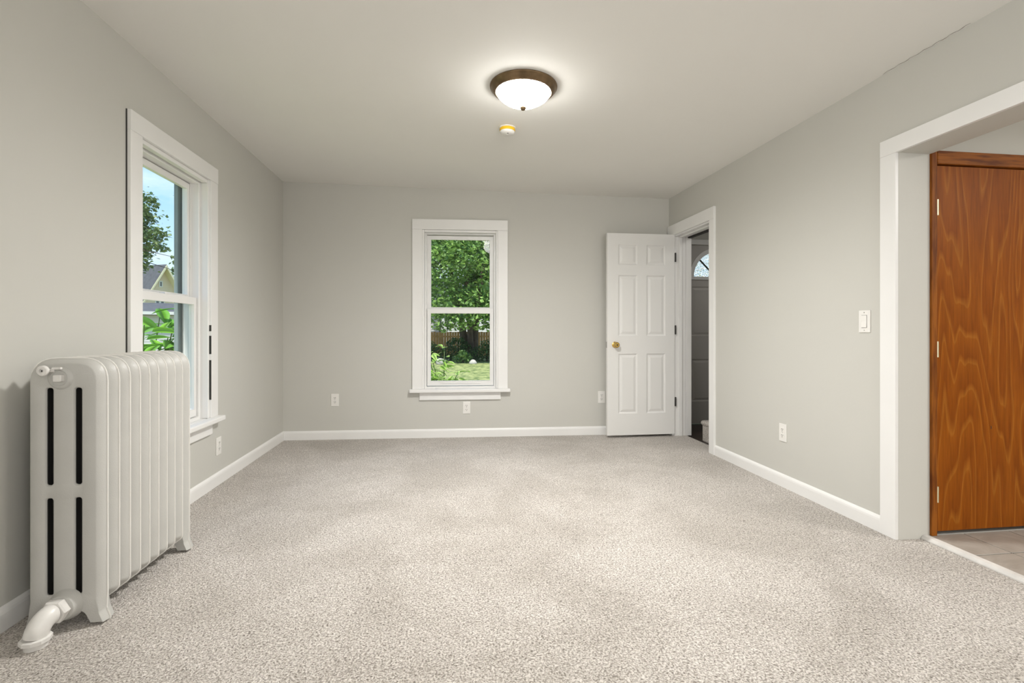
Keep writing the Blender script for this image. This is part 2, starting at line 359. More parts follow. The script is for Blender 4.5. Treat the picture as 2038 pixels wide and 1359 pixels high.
# right wall: local x runs towards the camera (-Y) from the back corner
YB = 4.95
DOOR_Y0, DOOR_Y1, DOOR_Z = 3.995, 4.702, 2.005
OPEN_Y0, OPEN_Y1, OPEN_Z = 0.80, 2.216, 1.953
wall('wall_right', YB - YR, TI, [(YB - DOOR_Y1, YB - DOOR_Y0, 0, DOOR_Z), (YB - OPEN_Y1, YB - OPEN_Y0, 0, OPEN_Z)], (RX, YB, 0), -PI / 2, 2.50, label='pale greige wall on the right with doorway and wide kitchen opening')
wall('wall_rear', RX - LX + 0.6, TW, [], (RX + 0.3, YR, 0), PI, 2.55, label='painted wall behind the viewer')

# ceiling, slightly lower on the right as the old house has settled
bm = bmesh.new()
cs = [(LX - 0.15, YR - .15), (RX + 0.15, YR - .15), (RX + 0.15, 5.02), (LX - 0.15, 5.15)]
lo = [bm.verts.new((x, y, zc(x, y))) for x, y in cs]; hi = [bm.verts.new((x, y, 2.75)) for x, y in cs]
bm.faces.new(lo[::-1]); bm.faces.new(hi)
for i in range(4): bm.faces.new((lo[i], lo[(i + 1) % 4], hi[(i + 1) % 4], hi[i]))
tag(obj('ceiling', bm, 'ceiling'), 'smooth off-white painted ceiling', 'ceiling', kind='structure')
# hairline caulk crack along the right ceiling joint
pts = []
for i in range(26):
    y = 1.86 + i * 0.0175
    pts.append((RX - 0.012 - 0.004 * math.sin(i * 1.7), y, zc(RX, y) - 0.0012))
t = obj('trim_1', tube(pts, [0.0004 + 0.0004 * ((i * 7) % 5) / 4 for i in range(26)], 5), 'slot')
tag(t, 'thin dark hairline crack along the right ceiling joint', 'crack', kind='structure')

# floor
bm = bx(LX, RX + 0.128, YR, 5.0, -0.06, 0.0)
for v in bm.verts:
    pass
tag(obj('floor', bm, 'carpet'), 'beige flecked cut-pile carpet covering the room', 'carpet', kind='structure')

# baseboards
BBP = [(0, 0), (-0.014, 0), (-0.014, 0.062), (-0.0125, 0.072), (-0.009, 0.079), (-0.004, 0.084), (0, 0.085)]
def baseboard(name, length, loc, rotz, label):
    o = obj(name, prism_x(BBP, 0, length), 'trim', None, loc, rotz, smooth=False); return tag(o, label, 'baseboard', kind='structure')
baseboard('baseboard_back', BLEN, (PB.x, PB.y, 0), BANG, 'low white baseboard under the back window')
baseboard('baseboard_left', 4.99 - YR, (LX, YR, 0), PI / 2, 'low white baseboard along the left wall behind the radiator')
baseboard('baseboard_right', 3.925 - 2.306, (RX, 3.925, 0), -PI / 2, 'low white baseboard between the doorway and the kitchen opening')
baseboard('baseboard_right', 0.70 - YR, (RX, 0.70, 0), -PI / 2, 'low white baseboard nearest the viewer on the right wall')

# ------------------------------------------------------------------ windows
def frame_bm(x0, x1, z0, z1, wl, wr, wb, wt_, y0, y1, bev=0.002):
    """mitred rectangular frame"""
    bm = bmesh.new()
    o = [(x0, z0), (x1, z0), (x1, z1), (x0, z1)]; i = [(x0 + wl, z0 + wb), (x1 - wr, z0 + wb), (x1 - wr, z1 - wt_), (x0 + wl, z1 - wt_)]
    O0 = [bm.verts.new((x, y0, z)) for x, z in o]; O1 = [bm.verts.new((x, y1, z)) for x, z in o]
    I0 = [bm.verts.new((x, y0, z)) for x, z in i]; I1 = [bm.verts.new((x, y1, z)) for x, z in i]
    for k in range(4):
        j = (k + 1) % 4
        bm.faces.new((O0[k], O0[j], I0[j], I0[k])); bm.faces.new((O1[k], I1[k], I1[j], O1[j]))
        bm.faces.new((O0[k], O1[k], O1[j], O0[j])); bm.faces.new((I0[k], I0[j], I1[j], I1[k]))
    if bev:
        es = [e for e in bm.edges if not (e.verts[0] in O0 and e.verts[1] in I0) and not (e.verts[0] in I0 and e.verts[1] in O0)]
        bmesh.ops.bevel(bm, geom=es, offset=bev, segments=1, affect='EDGES')
    return bm
def window(name, label, loc, rotz):
    w = thing(name, label, 'window', loc, rotz, kind='structure')
    for s in (-1, 1):   # side casings, thick flat boards
        a, b = sorted((s * 0.4675, s * 0.370)); obj('side_casing', bx(a, b, -0.022, 0, 0.479, 2.042, bev=0.002), 'trim', w)
    obj('head_casing', bx(-0.4675, 0.4675, -0.024, 0, 2.042, 2.142, bev=0.002), 'trim', w)
    # rounded inner beads beside the casing
    for s in (-1, 1):
        a, b = sorted((s * 0.372, s * 0.352)); obj('side_stop', bx(a, b, -0.010, 0.030, 0.479, 2.042, bev=0.004), 'trim', w)
    obj('head_stop', bx(-0.352, 0.352, -0.006, 0.030, 2.018, 2.042, bev=0.004), 'trim', w)
    # jamb box
    obj('jamb', frame_bm(-0.3715, 0.3715, 0.443, 2.0445, 0.018, 0.018, 0.034, 0.014, 0.028, 0.148, 0), 'trim', w)
    # vinyl liner with tracks
    obj('liner', frame_bm(-0.353, 0.353, 0.477, 2.030, 0.020, 0.020, 0.020, 0.024, 0.038, 0.132, 0.002), 'vinyl', w)
    for s in (-1, 1):
        a, b = sorted((s * 0.333, s * 0.327)); obj('track_rib', bx(a, b, 0.084, 0.089, 0.497, 2.006), 'vinyl', w)
    # upper sash (outer track)
    us = obj('upper_sash', frame_bm(-0.331, 0.331, 1.236, 2.002, 0.036, 0.036, 0.046, 0.038, 0.090, 0.120, 0.002), 'vinyl', w)
    obj('glazing_bead', frame_bm(-0.2975, 0.2975, 1.2795, 1.9665, 0.005, 0.005, 0.005, 0.005, 0.087, 0.104, 0.001), 'vinyl', us)
    obj('pane', bx(-0.296, 0.296, 0.104, 0.108, 1.281, 1.965), 'glass', us)
    # lower sash (inner track)
    ls = obj('lower_sash', frame_bm(-0.3285, 0.3285, 0.502, 1.268, 0.0335, 0.0335, 0.050, 0.044, 0.050, 0.080, 0.002), 'vinyl', w)
    obj('glazing_bead', frame_bm(-0.2975, 0.2975, 0.5465, 1.2265, 0.005, 0.005, 0.005, 0.005, 0.047, 0.064, 0.001), 'vinyl', ls)
    obj('pane', bx(-0.296, 0.296, 0.064, 0.068, 0.548, 1.225), 'glass', ls)
    obj('sash_lock', bx(-0.028, 0.028, 0.052, 0.084, 1.268, 1.276, bev=0.002), 'vinyl', ls)
    obj('lift_rail', bx(-0.20, 0.20, 0.042, 0.050, 0.526, 0.533, bev=0.002), 'vinyl', ls)
    # outside frame
    obj('exterior_frame', frame_bm(-0.40, 0.40, 0.40, 2.08, 0.095, 0.095, 0.06, 0.08, 0.150, 0.172, 0), 'ext_trim', w)
    # stool and apron
    obj('sill', bx(-0.493, 0.493, -0.062, 0.000, 0.445, 0.479, bev=0.008, seg=3), 'trim', w)
    obj('inner_sill', bx(-0.352, 0.352, 0.0, 0.040, 0.455, 0.479, bev=0.002), 'trim', w)
    obj('apron', bx(-0.397, 0.397, -0.019, 0, 0.370, 0.445, bev=0.002), 'trim', w)
    return w
ybw = PB.y + (WINB - PB.x) * math.tan(BANG)
w1 = window('window_1', 'white double-hung window in the back wall looking onto a leafy tree and lawn', (WINB, ybw, 0), BANG)
obj('paint_chip', bx(-0.265, -0.245, -0.012, 0.006, 0.479, 0.490, bev=0.003), 'trim', w1)
w2 = window('window_2', 'white double-hung window in the left wall beside the radiator showing blue sky', (LX, WINL_Y, 0), PI / 2)
# dark gaps where the old casing has parted from the liner
for z0, z1 in ((0.60, 0.86), (0.90, 1.02), (1.05, 1.09)):
    obj('paint_gap', bx(0.3672, 0.3690, -0.0228, -0.005, z0, z1), 'slot', w2)
obj('casing_gap', bx(-0.4700, -0.4676, -0.006, 0.0, 0.70, 2.142), 'slot', w2)

# ------------------------------------------------------------------ doorway to the hall (white door)
def loops_panel(w, h, t=0.0, steps=((0, 0), (0.010, 0.008), (0.017, 0.009), (0.040, 0.002))):
    """moulded raised panel; local x 0..w, z 0..h, front face at y=0 (facing -y), recess goes +y"""
    bm = bmesh.new(); prev = None
    for ins, d in steps:
        r = [bm.verts.new(p) for p in ((ins, d, ins), (w - ins, d, ins), (w - ins, d, h - ins), (ins, d, h - ins))]
        if prev:
            for k in range(4): bm.faces.new((prev[k], prev[(k + 1) % 4], r[(k + 1) % 4], r[k]))
        prev = r
    bm.faces.new(prev)
    return bm
def slab_with_holes(w, h, t, holes):
    """door slab whose front face (y=0) has rectangular recess openings; back is flat"""
    xs = sorted({0, w, *[q for a in holes for q in a[:2]]}); zs = sorted({0, h, *[q for a in holes for q in a[2:]]})
    bm = bmesh.new()
    V = {}
    def v(x, y, z):
        k = (round(x, 5), y, round(z, 5))
        if k not in V: V[k] = bm.verts.new((x, y, z))
        return V[k]
    for y in (0, t):
        for i in range(len(xs) - 1):
            for k in range(len(zs) - 1):
                cx, cz = (xs[i] + xs[i + 1]) / 2, (zs[k] + zs[k + 1]) / 2
                if any(a[0] < cx < a[1] and a[2] < cz < a[3] for a in holes): continue
                bm.faces.new((v(xs[i], y, zs[k]), v(xs[i + 1], y, zs[k]), v(xs[i + 1], y, zs[k + 1]), v(xs[i], y, zs[k + 1])))
    for i in range(len(xs) - 1):
        for z in (0, h): bm.faces.new((v(xs[i], 0, z), v(xs[i + 1], 0, z), v(xs[i + 1], t, z), v(xs[i], t, z)))
    for k in range(len(zs) - 1):
        for x in (0, w): bm.faces.new((v(x, 0, zs[k]), v(x, 0, zs[k + 1]), v(x, t, zs[k + 1]), v(x, t, zs[k])))
    return bm
def knob(parent, x, z, y=0.0, m='brass'):
    k = obj('door_knob', lathe([(0.0, 0.0), (0.031, 0.0), (0.031, 0.003), (0.027, 0.006), (0.012, 0.009), (0.011, 0.030), (0.022, 0.036), (0.028, 0.046), (0.027, 0.058), (0.018, 0.066), (0.0, 0.067)], 28, 'Y', org=(x, y, z)), m, parent, smooth=True)
    obj('keyhole', lathe([(0.0, 0.066), (0.0075, 0.066), (0.0075, 0.0685), (0, 0.0685)], 16, 'Y', org=(x, y, z)), 'slot', k, smooth=False)
    return k

DW, DH, DT = 0.696, 1.982, 0.035
door = thing('door_1', 'white six-panel door standing open against the back wall', 'door', (1.560, 4.672, 0.024), 0.0, kind='structure')
PX = [(0.114, 0.308), (0.404, 0.598)]
PZ = [(0.212, 0.800), (0.975, 1.572), (1.674, 1.872)]
holes = [(a, b, c, d) for a, b in PX for c, d in PZ]
obj('stile_and_rail_frame', slab_with_holes(DW, DH, DT, holes), 'door', door)
pm = {}
for a, b in PX:
    for c, d in PZ:
        key = round(d - c, 3)
        if key not in pm:
            o = obj('panel', loops_panel(b - a, d - c), 'door', door, (a, 0, c)); pm[key] = o.data
        else: o = link('panel', pm[key], door, (a, 0, c))
        bk = link('rear_panel', o.data, door, (b, DT, c)); bk.rotation_euler = (0, 0, PI)
knob(door, 0.079, 0.888)
obj('latch_plate', bx(-0.003, 0.002, 0.006, 0.029, 0.858, 0.918, bev=0.0005), 'steel', door)
for z in (0.320, 1.034, 1.756):
    h = obj('hinge', tube([(DW + 0.007, -0.004, z - 0.045), (DW + 0.007, -0.004, z + 0.045)], 0.0065, 12), 'black_metal', door, smooth=True)
    obj('hinge_leaf', bx(DW - 0.001, DW + 0.006, -0.002, 0.030, z - 0.043, z + 0.043), 'black_metal', h)

# casing and jamb of that doorway; local frame of the right wall: x = -Y, y = +X
dc = thing('trim_2', 'white painted casing and jamb around the hall doorway', 'door frame', (RX, 0, 0), -PI / 2, kind='structure')
obj('side_casing', bx(-DOOR_Y0 - 0.005, -DOOR_Y0 + 0.075, -0.020, 0, 0, 2.002, bev=0.002), 'trim', dc)
obj('side_casing', bx(-4.795, -DOOR_Y1 + 0.002, -0.020, 0, 0, 2.002, bev=0.002), 'trim', dc)
obj('head_casing', bx(-4.797, -DOOR_Y0 + 0.075, -0.022, 0, 2.002, 2.106, bev=0.002), 'trim', dc)
def jamb_board(y0, y1, z0, z1, nm='jamb_board', m='trim', xa=0.0, xb=TI): return obj(nm, bx(-y1, -y0, xa, xb, z0, z1, bev=0.0015), m, dc)
jamb_board(DOOR_Y1 - 0.016, DOOR_Y1, 0, DOOR_Z, xa=0.0, xb=0.060); jamb_board(DOOR_Y1 - 0.018, DOOR_Y1, 0, DOOR_Z, xa=0.062, xb=0.118); jamb_board(DOOR_Y1 - 0.020, DOOR_Y1, 0, DOOR_Z, xa=0.120, xb=TI)
jamb_board(DOOR_Y0, DOOR_Y0 + 0.016, 0, DOOR_Z)
jamb_board(DOOR_Y0 + 0.016, DOOR_Y1 - 0.020, DOOR_Z - 0.016, DOOR_Z)
jamb_board(DOOR_Y1 - 0.030, DOOR_Y1 - 0.018, 0, DOOR_Z - 0.016, 'door_stop', xa=0.044, xb=0.076)
jamb_board(DOOR_Y0 + 0.016, DOOR_Y1 - 0.030, DOOR_Z - 0.028, DOOR_Z - 0.016, 'door_stop', xa=0.044, xb=0.076)
jamb_board(DOOR_Y0 + 0.016, DOOR_Y1 - 0.020, DOOR_Z - 0.030, DOOR_Z - 0.016, 'dark_head_strip', 'dark_gap', xa=0.140, xb=TI)  # dark strip along the hall-side edge of the head

# ------------------------------------------------------------------ hall beyond
HX0, HX1, HY0, HY1 = RX + TI, 4.0, 3.2, 5.30
o = obj('floor_hall', bx(RX + 0.128, HX1, HY0, HY1, -0.08, -0.012), 'dark_floor'); tag(o, 'dark brown floor of the hall beyond the doorway', 'floor', kind='structure')
o = obj('ceiling_hall', bx(HX0, HX1, HY0, HY1 + .15, 2.34, 2.75), 'ceiling'); tag(o, 'white hall ceiling seen above the entry door', 'ceiling', kind='structure')
EDX = 2.612; EDW = 0.90; EDH = 2.035
wall('wall_hall', HX1 - HX0 + 0.1, TW, [(EDX - HX0 - 0.03, EDX - HX0 + EDW + 0.03, 0, EDH + 0.03)], (HX0 - 0.0, HY1, 0), 0, 2.5, label='painted hall wall around the entry door')
o = obj('wall_hall_side', bx(HX1, HX1 + .1, HY0, HY1 + .15, -.1, 2.5), 'wall'); tag(o, 'painted side wall of the hall', 'wall', kind='structure')
o = obj('wall_hall_front', bx(HX0, HX1, HY0 - .1, HY0, -.1, 2.5), 'wall'); tag(o, 'painted wall at the near end of the hall', 'wall', kind='structure')
o = obj('wall_hall_stub', bx(RX + 0.02, HX0, 4.952, HY1 + 0.15, -.1, 2.5), 'wall'); tag(o, 'short painted wall left of the entry door', 'wall', kind='structure')
ed = thing('door_2', 'white entry door with arched fan light seen through the hall doorway', 'door', (EDX, HY1, -0.010), 0, kind='structure')
FX, FZ, FR = 0.450, 1.672, 0.302
eh = [(0.150, 0.400, 0.255, 0.735), (0.500, 0.750, 0.255, 0.735), (0.150, 0.400, 1.000, 1.56), (0.500, 0.750, 1.000, 1.56)]
# slab with a half-round opening: lower part from cells, top part as polygon around the arch
bm = slab_with_holes(EDW, FZ, 0.044, eh)
NA = 24
for y in (0, 0.044):
    arc = [bm.verts.new((FX - FR * math.cos(PI * i / NA), y, FZ + FR * math.sin(PI * i / NA))) for i in range(NA + 1)]
    tl_, tr_ = bm.verts.new((0, y, EDH)), bm.verts.new((EDW, y, EDH)); bl_, br_ = bm.verts.new((0, y, FZ)), bm.verts.new((EDW, y, FZ)); tm = bm.verts.new((FX, y, EDH))
    bm.faces.new([bl_] + arc[:NA // 2 + 1] + [tm, tl_]); bm.faces.new([tm] + arc[NA // 2:] + [br_, tr_])
    if y == 0: arc0, c0 = arc, (tl_, tr_, bl_, br_)
    else:
        for i in range(NA): bm.faces.new((arc0[i], arc0[i + 1], arc[i + 1], arc[i]))
        bm.faces.new((c0[0], c0[1], tr_, tl_)); bm.faces.new((c0[2], c0[0], tl_, bl_)); bm.faces.new((c0[3], c0[1], tr_, br_))
obj('door_slab', bm, 'entrydoor', ed)
for a, b, c, d in eh: obj('panel', loops_panel(b - a, d - c), 'entrydoor', ed, (a, 0, c))
# fan light frame, muntins and pane
bm = bmesh.new()
def arcring(r0, r1, y0, y1):
    q = []
    for i in range(NA + 1):
        a = PI * i / NA; q.append([bm.verts.new((FX - r * math.cos(a), y, FZ + r * math.sin(a))) for r, y in ((r1, y0), (r0, y0), (r0, y1), (r1, y1))])
    for a, b in zip(q, q[1:]):
        for k in range(4): bm.faces.new((a[k], a[(k + 1) % 4], b[(k + 1) % 4], b[k]))
    bm.faces.new(q[0]); bm.faces.new(q[-1][::-1])
arcring(FR - 0.022, FR + 0.026, -0.014, 0.0)
box(bm, FX - FR - 0.026, FX + FR + 0.026, -0.014, 0.0, FZ - 0.034, FZ)
fan = obj('fan_light', bm, 'trim', ed)
for ang in (45, 90, 135):
    a = math.radians(ang); d = Vector((-math.cos(a), 0, math.sin(a))); n = Vector((math.sin(a), 0, math.cos(a))) * 0.007
    c = Vector((FX, 0, FZ)); bm = bmesh.new(); vs = []
    for y in (0.010, 0.024):
        for p in (c + d * 0.06 + n, c + d * FR + n, c + d * FR - n, c + d * 0.06 - n): vs.append(bm.verts.new((p.x, y, p.z)))
    for f in ((0, 1, 2, 3), (4, 7, 6, 5), (0, 4, 5, 1), (1, 5, 6, 2), (2, 6, 7, 3), (3, 7, 4, 0)): bm.faces.new([vs[i] for i in f])
    obj('muntin', bm, 'black_metal' if ang == 45 else 'trim', fan)
bm = bmesh.new(); arc = [bm.verts.new((FX - FR * math.cos(PI * i / NA), 0.030, FZ + FR * math.sin(PI * i / NA))) for i in range(NA + 1)]; bm.faces.new(arc)
obj('pane', bm, 'cut_glass', fan)
knob(ed, 0.83, 0.93)
ec = thing('trim_3', 'white casing around the entry door in the hall', 'door frame', (EDX, HY1, 0), 0, kind='structure')
obj('side_casing', bx(-0.085, 0.004, -0.018, 0, -0.01, EDH - 0.012, bev=0.002), 'trim', ec)
obj('side_casing', bx(EDW - 0.004, EDW + 0.085, -0.018, 0, -0.01, EDH - 0.012, bev=0.002), 'trim', ec)
obj('head_casing', bx(-0.095, EDW + 0.095, -0.028, 0, EDH - 0.012, EDH + 0.045, bev=0.003), 'trim', ec)
st = thing('carpeted_stair', 'beige carpeted stair with rounded nosing just inside the hall doorway', 'stair', (2.458, 4.50, -0.012))
for k in range(5):
    z = 0.196 * (k + 1)
    prof = [(0, 0 if k == 0 else z - 0.20), (0, z - 0.045), (-0.012, z - 0.038), (-0.018, z - 0.022), (-0.012, z - 0.006), (0.004, z), (0.27, z), (0.27, 0 if k == 0 else z - 0.20)]
    bm = prism_x([(x, zz) for x, zz in prof], 0, 0.95)
    # local x of the prism -> world -y ; local y -> world +x
    bm.transform(Matrix.Rotation(-PI / 2, 4, 'Z') @ Matrix.Translation((0, 0.26 * k, 0)))
    obj('step', bm, 'carpet', st)

# ------------------------------------------------------------------ kitchen opening
oc = thing('trim_4', 'wide white casing framing the kitchen opening', 'opening frame', (RX, 0, 0), -PI / 2, kind='structure')
obj('side_casing', bx(-OPEN_Y1, -OPEN_Y1 - 0.090, -0.018, 0, 0, OPEN_Z, bev=0.002), 'trim', oc)
obj('side_casing', bx(-OPEN_Y0, -OPEN_Y0 + 0.090, -0.018, 0, 0, OPEN_Z, bev=0.002), 'trim', oc)
obj('head_casing', bx(-OPEN_Y1 - 0.090, -OPEN_Y0 + 0.090, -0.0185, 0, OPEN_Z, OPEN_Z + 0.082, bev=0.002), 'trim', oc)
KX1 = 5.6
# kitchen wall facing us with the closet door
KY = 2.216
o = wall('wall_kitchen', KX1 - (RX + TI), 0.12, [(0.032, 0.80, 0, 1.925)], (RX + TI, KY + 0.002, 0), 0, 2.5, label='pale painted kitchen wall above the stained wood door')
for nm, a in (('wall_kitchen_side', (KX1, KX1 + 0.1, YR, KY + .12, -.1, 2.5)), ('wall_kitchen_rear', (RX + TI, KX1, YR - .1, YR, -.1, 2.5))):
    tag(obj(nm, bx(*a), 'wall'), 'painted kitchen wall out of view ' + ('on the far side' if 'side' in nm else 'behind the viewer'), 'wall', kind='structure')
o = obj('ceiling_kitchen', bx(RX + TI, KX1 + .1, YR - .1, KY + .15, 2.39, 2.75), 'ceiling'); tag(o, 'white kitchen ceiling beyond the wide opening', 'ceiling', kind='structure')
kf = thing('floor_kitchen', 'brown-grey square tile floor beyond the threshold', 'tile floor', (0, 0, 0), kind='structure')
obj('grout_bed', bx(2.430, KX1, YR, KY, -0.06, 0.010), 'grout', kf)
xg = [2.432] + [2.630 + 0.268 * i for i in range(8)]; yg = [KY, 1.990] + [1.990 - 0.268 * i for i in range(1, 10)]
g = 0.0028; shared = {}
for i in range(len(xg) - 1):
    for j in range(len(yg) - 1):
        w_, d_ = xg[i + 1] - xg[i] - 2 * g, yg[j] - yg[j + 1] - 2 * g; key = (round(w_, 3), round(d_, 3))
        if key not in shared:
            b_ = bx(0, w_, 0, d_, 0, 0.004, bev=0.0012, seg=1); o = obj('tile', b_, 'tile', kf, (xg[i] + g, yg[j + 1] + g, 0.010)); shared[key] = o.data
        else: o = link('tile', shared[key], kf, (xg[i] + g, yg[j + 1] + g, 0.010))
# threshold strip
bm = bmesh.new()
pr = [(0, -0.01), (0, 0.006), (0.010, 0.018), (0.034, 0.020), (0.046, 0.012), (0.046, -0.01)]
bm = prism_x(pr, 0, KY - OPEN_Y0 - 0.004); bm.transform(Matrix.Rotation(-PI / 2, 4, 'Z'))
o = obj('trim_5', bm, 'threshold', None, (2.386, KY - 0.002, 0)); tag(o, 'worn pale threshold strip between carpet and kitchen tiles', 'threshold', kind='structure')

# stained wood closet door
wd = thing('door_3', 'orange-brown stained flat plywood door in the kitchen', 'door', (2.474, KY, 0.030), 0, kind='structure')
obj('door_slab', bx(0, 0.71, 0.004, 0.040, 0, 1.868, bev=0.001), 'plywood', wd)
for z in (0.192, 0.930, 1.652):
    h = obj('hinge', tube([(0.002, -0.005, z - 0.040), (0.002, -0.005, z + 0.040)], 0.0068, 12), 'pale_brass', wd, smooth=True)
    obj('hinge_leaf', bx(-0.012, -0.004, -0.001, 0.004, z - 0.040, z + 0.040), 'black_metal', h)
knob(wd, 0.655, 0.90, 0.004)
obj('nail_hole', bx(0.3300, 0.3325, 0.003, 0.006, 0.515, 0.530), 'slot', wd)
cl_ = bmesh.new(); box(cl_, 2.44, 3.40, KY + 0.75, KY + 0.80, 0.0, 2.3); box(cl_, 2.44, 2.47, KY + 0.124, KY + 0.75, 0.0, 2.3); box(cl_, 3.37, 3.40, KY + 0.124, KY + 0.75, 0.0, 2.3); box(cl_, 2.44, 3.40, KY + 0.124, KY + 0.80, 2.3, 2.33); box(cl_, 2.44, 3.40, KY, KY + 0.80, -0.05, 0.008)
tag(obj('wall_closet', cl_, 'wall'), 'inside of the closet behind the plywood door', 'closet', kind='structure')
wf = thing('trim_6', 'dark stained pine frame around the plywood door', 'door frame', (2.439, KY, 0.014), 0, kind='structure')
obj('side_casing', bx(0.0, 0.031, -0.012, 0.055, 0.0, 1.955, bev=0.002), 'woodtrim_v', wf)
obj('side_casing', bx(0.747, 0.80, -0.012, 0.055, 0.0, 1.955, bev=0.002), 'woodtrim_v', wf)
obj('head_casing', bx(0.031, 0.747, -0.014, 0.055, 1.888, 1.955, bev=0.003), 'woodtrim', wf)

# ------------------------------------------------------------------ outlets and switch
def outlet(label, loc, rotz):
    t = thing('wall_outlet', label, 'outlet', loc, rotz, group='duplex outlets low on the walls')
    obj('cover_plate', bx(-0.0365, 0.0365, -0.006, 0, -0.060, 0.060, bev=0.0025), 'plate', t)
    for z in (0.020, -0.020):
        r = obj('receptacle', bx(-0.0165, 0.0165, -0.0085, -0.005, z - 0.0145, z + 0.0145, bev=0.0015), 'plate', t)
        for x in (-0.0065, 0.0065): obj('slot', bx(x - 0.0014, x + 0.0014, -0.0092, -0.0080, z - 0.001, z + 0.008), 'slot', r)
        obj('ground_hole', lathe([(0, 0), (0.0028, 0), (0.0028, 0.0009), (0, 0.0009)], 10, 'Y', org=(0, -0.0083, z - 0.0075)), 'slot', r)
    obj('screw', lathe([(0, 0), (0.0028, 0), (0.0022, 0.0016), (0, 0.0018)], 12, 'Y', org=(0, -0.0058, 0)), 'steel', t)
    return t
def onback(x): return (x, PB.y + (x - PB.x) * math.tan(BANG))
for x, z, lab in ((-1.065, 0.380, 'white duplex outlet on the back wall left of the window'), (0.200, 0.290, 'white duplex outlet on the back wall under the window apron'), (1.557, 0.379, 'white duplex outlet on the back wall beside the open white door')):
    p = onback(x); outlet(lab, (p[0], p[1], z), BANG)
outlet('white duplex outlet on the left wall beyond the window sill', (LX, 3.637, 0.262), PI / 2)
outlet('white duplex outlet on the right wall between doorway and kitchen opening', (RX, 3.076, 0.364), -PI / 2)
sw = thing('light_switch', 'white rocker light switch beside the kitchen opening', 'switch', (RX, 2.416, 1.105), -PI / 2)
obj('cover_plate', bx(-0.037, 0.037, -0.006, 0, -0.0605, 0.0605, bev=0.0025), 'plate', sw)
obj('switch_recess', bx(-0.0180, 0.0180, -0.0064, -0.0050, -0.0345, 0.0345), 'slot', sw)
r = bmesh.new(); prism_x([(-0.0060, -0.0330), (-0.0105, -0.0330), (-0.0075, 0.0), (-0.0085, 0.0330), (-0.0060, 0.0330)], -0.0165, 0.0165, r)
obj('rocker', r, 'plate', sw)
for z in (-0.048, 0.048): obj('screw', lathe([(0, 0), (0.003, 0), (0.0024, 0.0016), (0, 0.0018)], 12, 'Y', org=(0, -0.0058, z)), 'steel', sw)

# ------------------------------------------------------------------ ceiling lamp and smoke alarm
TILT = math.atan(0.0221)
lx, ly = 0.432, 2.755; lz = zc(lx, ly)
lamp = thing('ceiling_light', 'round flush ceiling light with bronze rim and lit frosted bowl', 'ceiling light', (lx, ly, lz)); lamp.rotation_euler = (0, TILT, 0)
obj('rim', lathe([(0.0, 0.001), (0.187, 0.001), (0.190, -0.004), (0.189, -0.010), (0.183, -0.014), (0.180, -0.020), (0.174, -0.028), (0.164, -0.036), (0.157, -0.039), (0.153, -0.036), (0.150, -0.030)], 72), 'bronze', lamp, smooth=True)
prof = [(0.154 * math.cos(a), -0.030 - 0.088 * math.sin(a)) for a in [PI / 2 * i / 16 for i in range(17)]]
prof = [(max(r_, 0), h_) for r_, h_ in prof]; prof[-1] = (0.0, prof[-1][1])
# slightly conical bowl as in a pressed alabaster shade
prof = [(0.154 * (1 - (i / 18) ** 1.75) ** 0.80 if i < 18 else 0.0, -0.030 - 0.092 * (i / 18) ** 1.0) for i in range(19)]
obj('glass_bowl', lathe(prof, 72), 'lampglass', lamp, smooth=True)
obj('finial', lathe([(0.0, -0.116), (0.016, -0.117), (0.0175, -0.121), (0.015, -0.128), (0.009, -0.134), (0.0, -0.137)], 24), 'bronze', lamp, smooth=True)
bulb = light('lamp_bulb', 'SPOT', (lx, ly, lz - 0.145), 132, (1.0, 0.985, 0.955), spot_size=math.radians(179), spot_blend=1.0, shadow_soft_size=0.11)
dx_, dy_ = 0.413, 3.34
det = thing('smoke_alarm', 'small round white smoke alarm with yellow band on the ceiling', 'smoke alarm', (dx_, dy_, zc(dx_, dy_))); det.rotation_euler = (0, TILT, 0)
obj('mounting_base', lathe([(0, 0.001), (0.056, 0.001), (0.057, -0.004), (0.053, -0.007), (0, -0.007)], 48), 'plate', det, smooth=True)
obj('dust_cover_band', lathe([(0, -0.006), (0.052, -0.006), (0.053, -0.010), (0.052, -0.024), (0.050, -0.026), (0, -0.026)], 48), 'yellow', det, smooth=True)
obj('alarm_body', lathe([(0, -0.024), (0.050, -0.025), (0.051, -0.030), (0.047, -0.038), (0.036, -0.044), (0.0, -0.046)], 48), 'plate', det, smooth=True)
obj('test_button', lathe([(0, -0.045), (0.008, -0.045), (0.008, -0.0475), (0, -0.048)], 20), 'plate', det, smooth=True)
obj('sounder_slot', bx(-0.004, 0.006, -0.026, -0.021, -0.0465, -0.043), 'slot', det)

# ------------------------------------------------------------------ radiator
RXc, RY0, PITCH = -1.352, 1.990, 0.0645
HW = 0.124
def rounded(pts_r):
    """polygon with per-corner radii -> list of (x,z)"""
    out = []; n = len(pts_r)
    for i in range(n):
        p = Vector(pts_r[i][:2]); r = pts_r[i][2]; a = Vector(pts_r[i - 1][:2]) - p; b = Vector(pts_r[(i + 1) % n][:2]) - p
        if r <= 0: out.append((p.x, p.y)); continue
        la, lb = a.length, b.length; a.normalize(); b.normalize(); ang = a.angle(b); d = min(r / math.tan(ang / 2), la * .5, lb * .5)
        p0, p1 = p + a * d, p + b * d
        for k in range(9):
            t_ = k / 8; q = (1 - t_) ** 2 * p0 + 2 * t_ * (1 - t_) * p + t_ ** 2 * p1; out.append((q.x, q.y))
    return out
SLOTS = [(-0.057, -0.035), (0.035, 0.057)]; SZ = [(0.114, 0.459), (0.506, 0.852)]
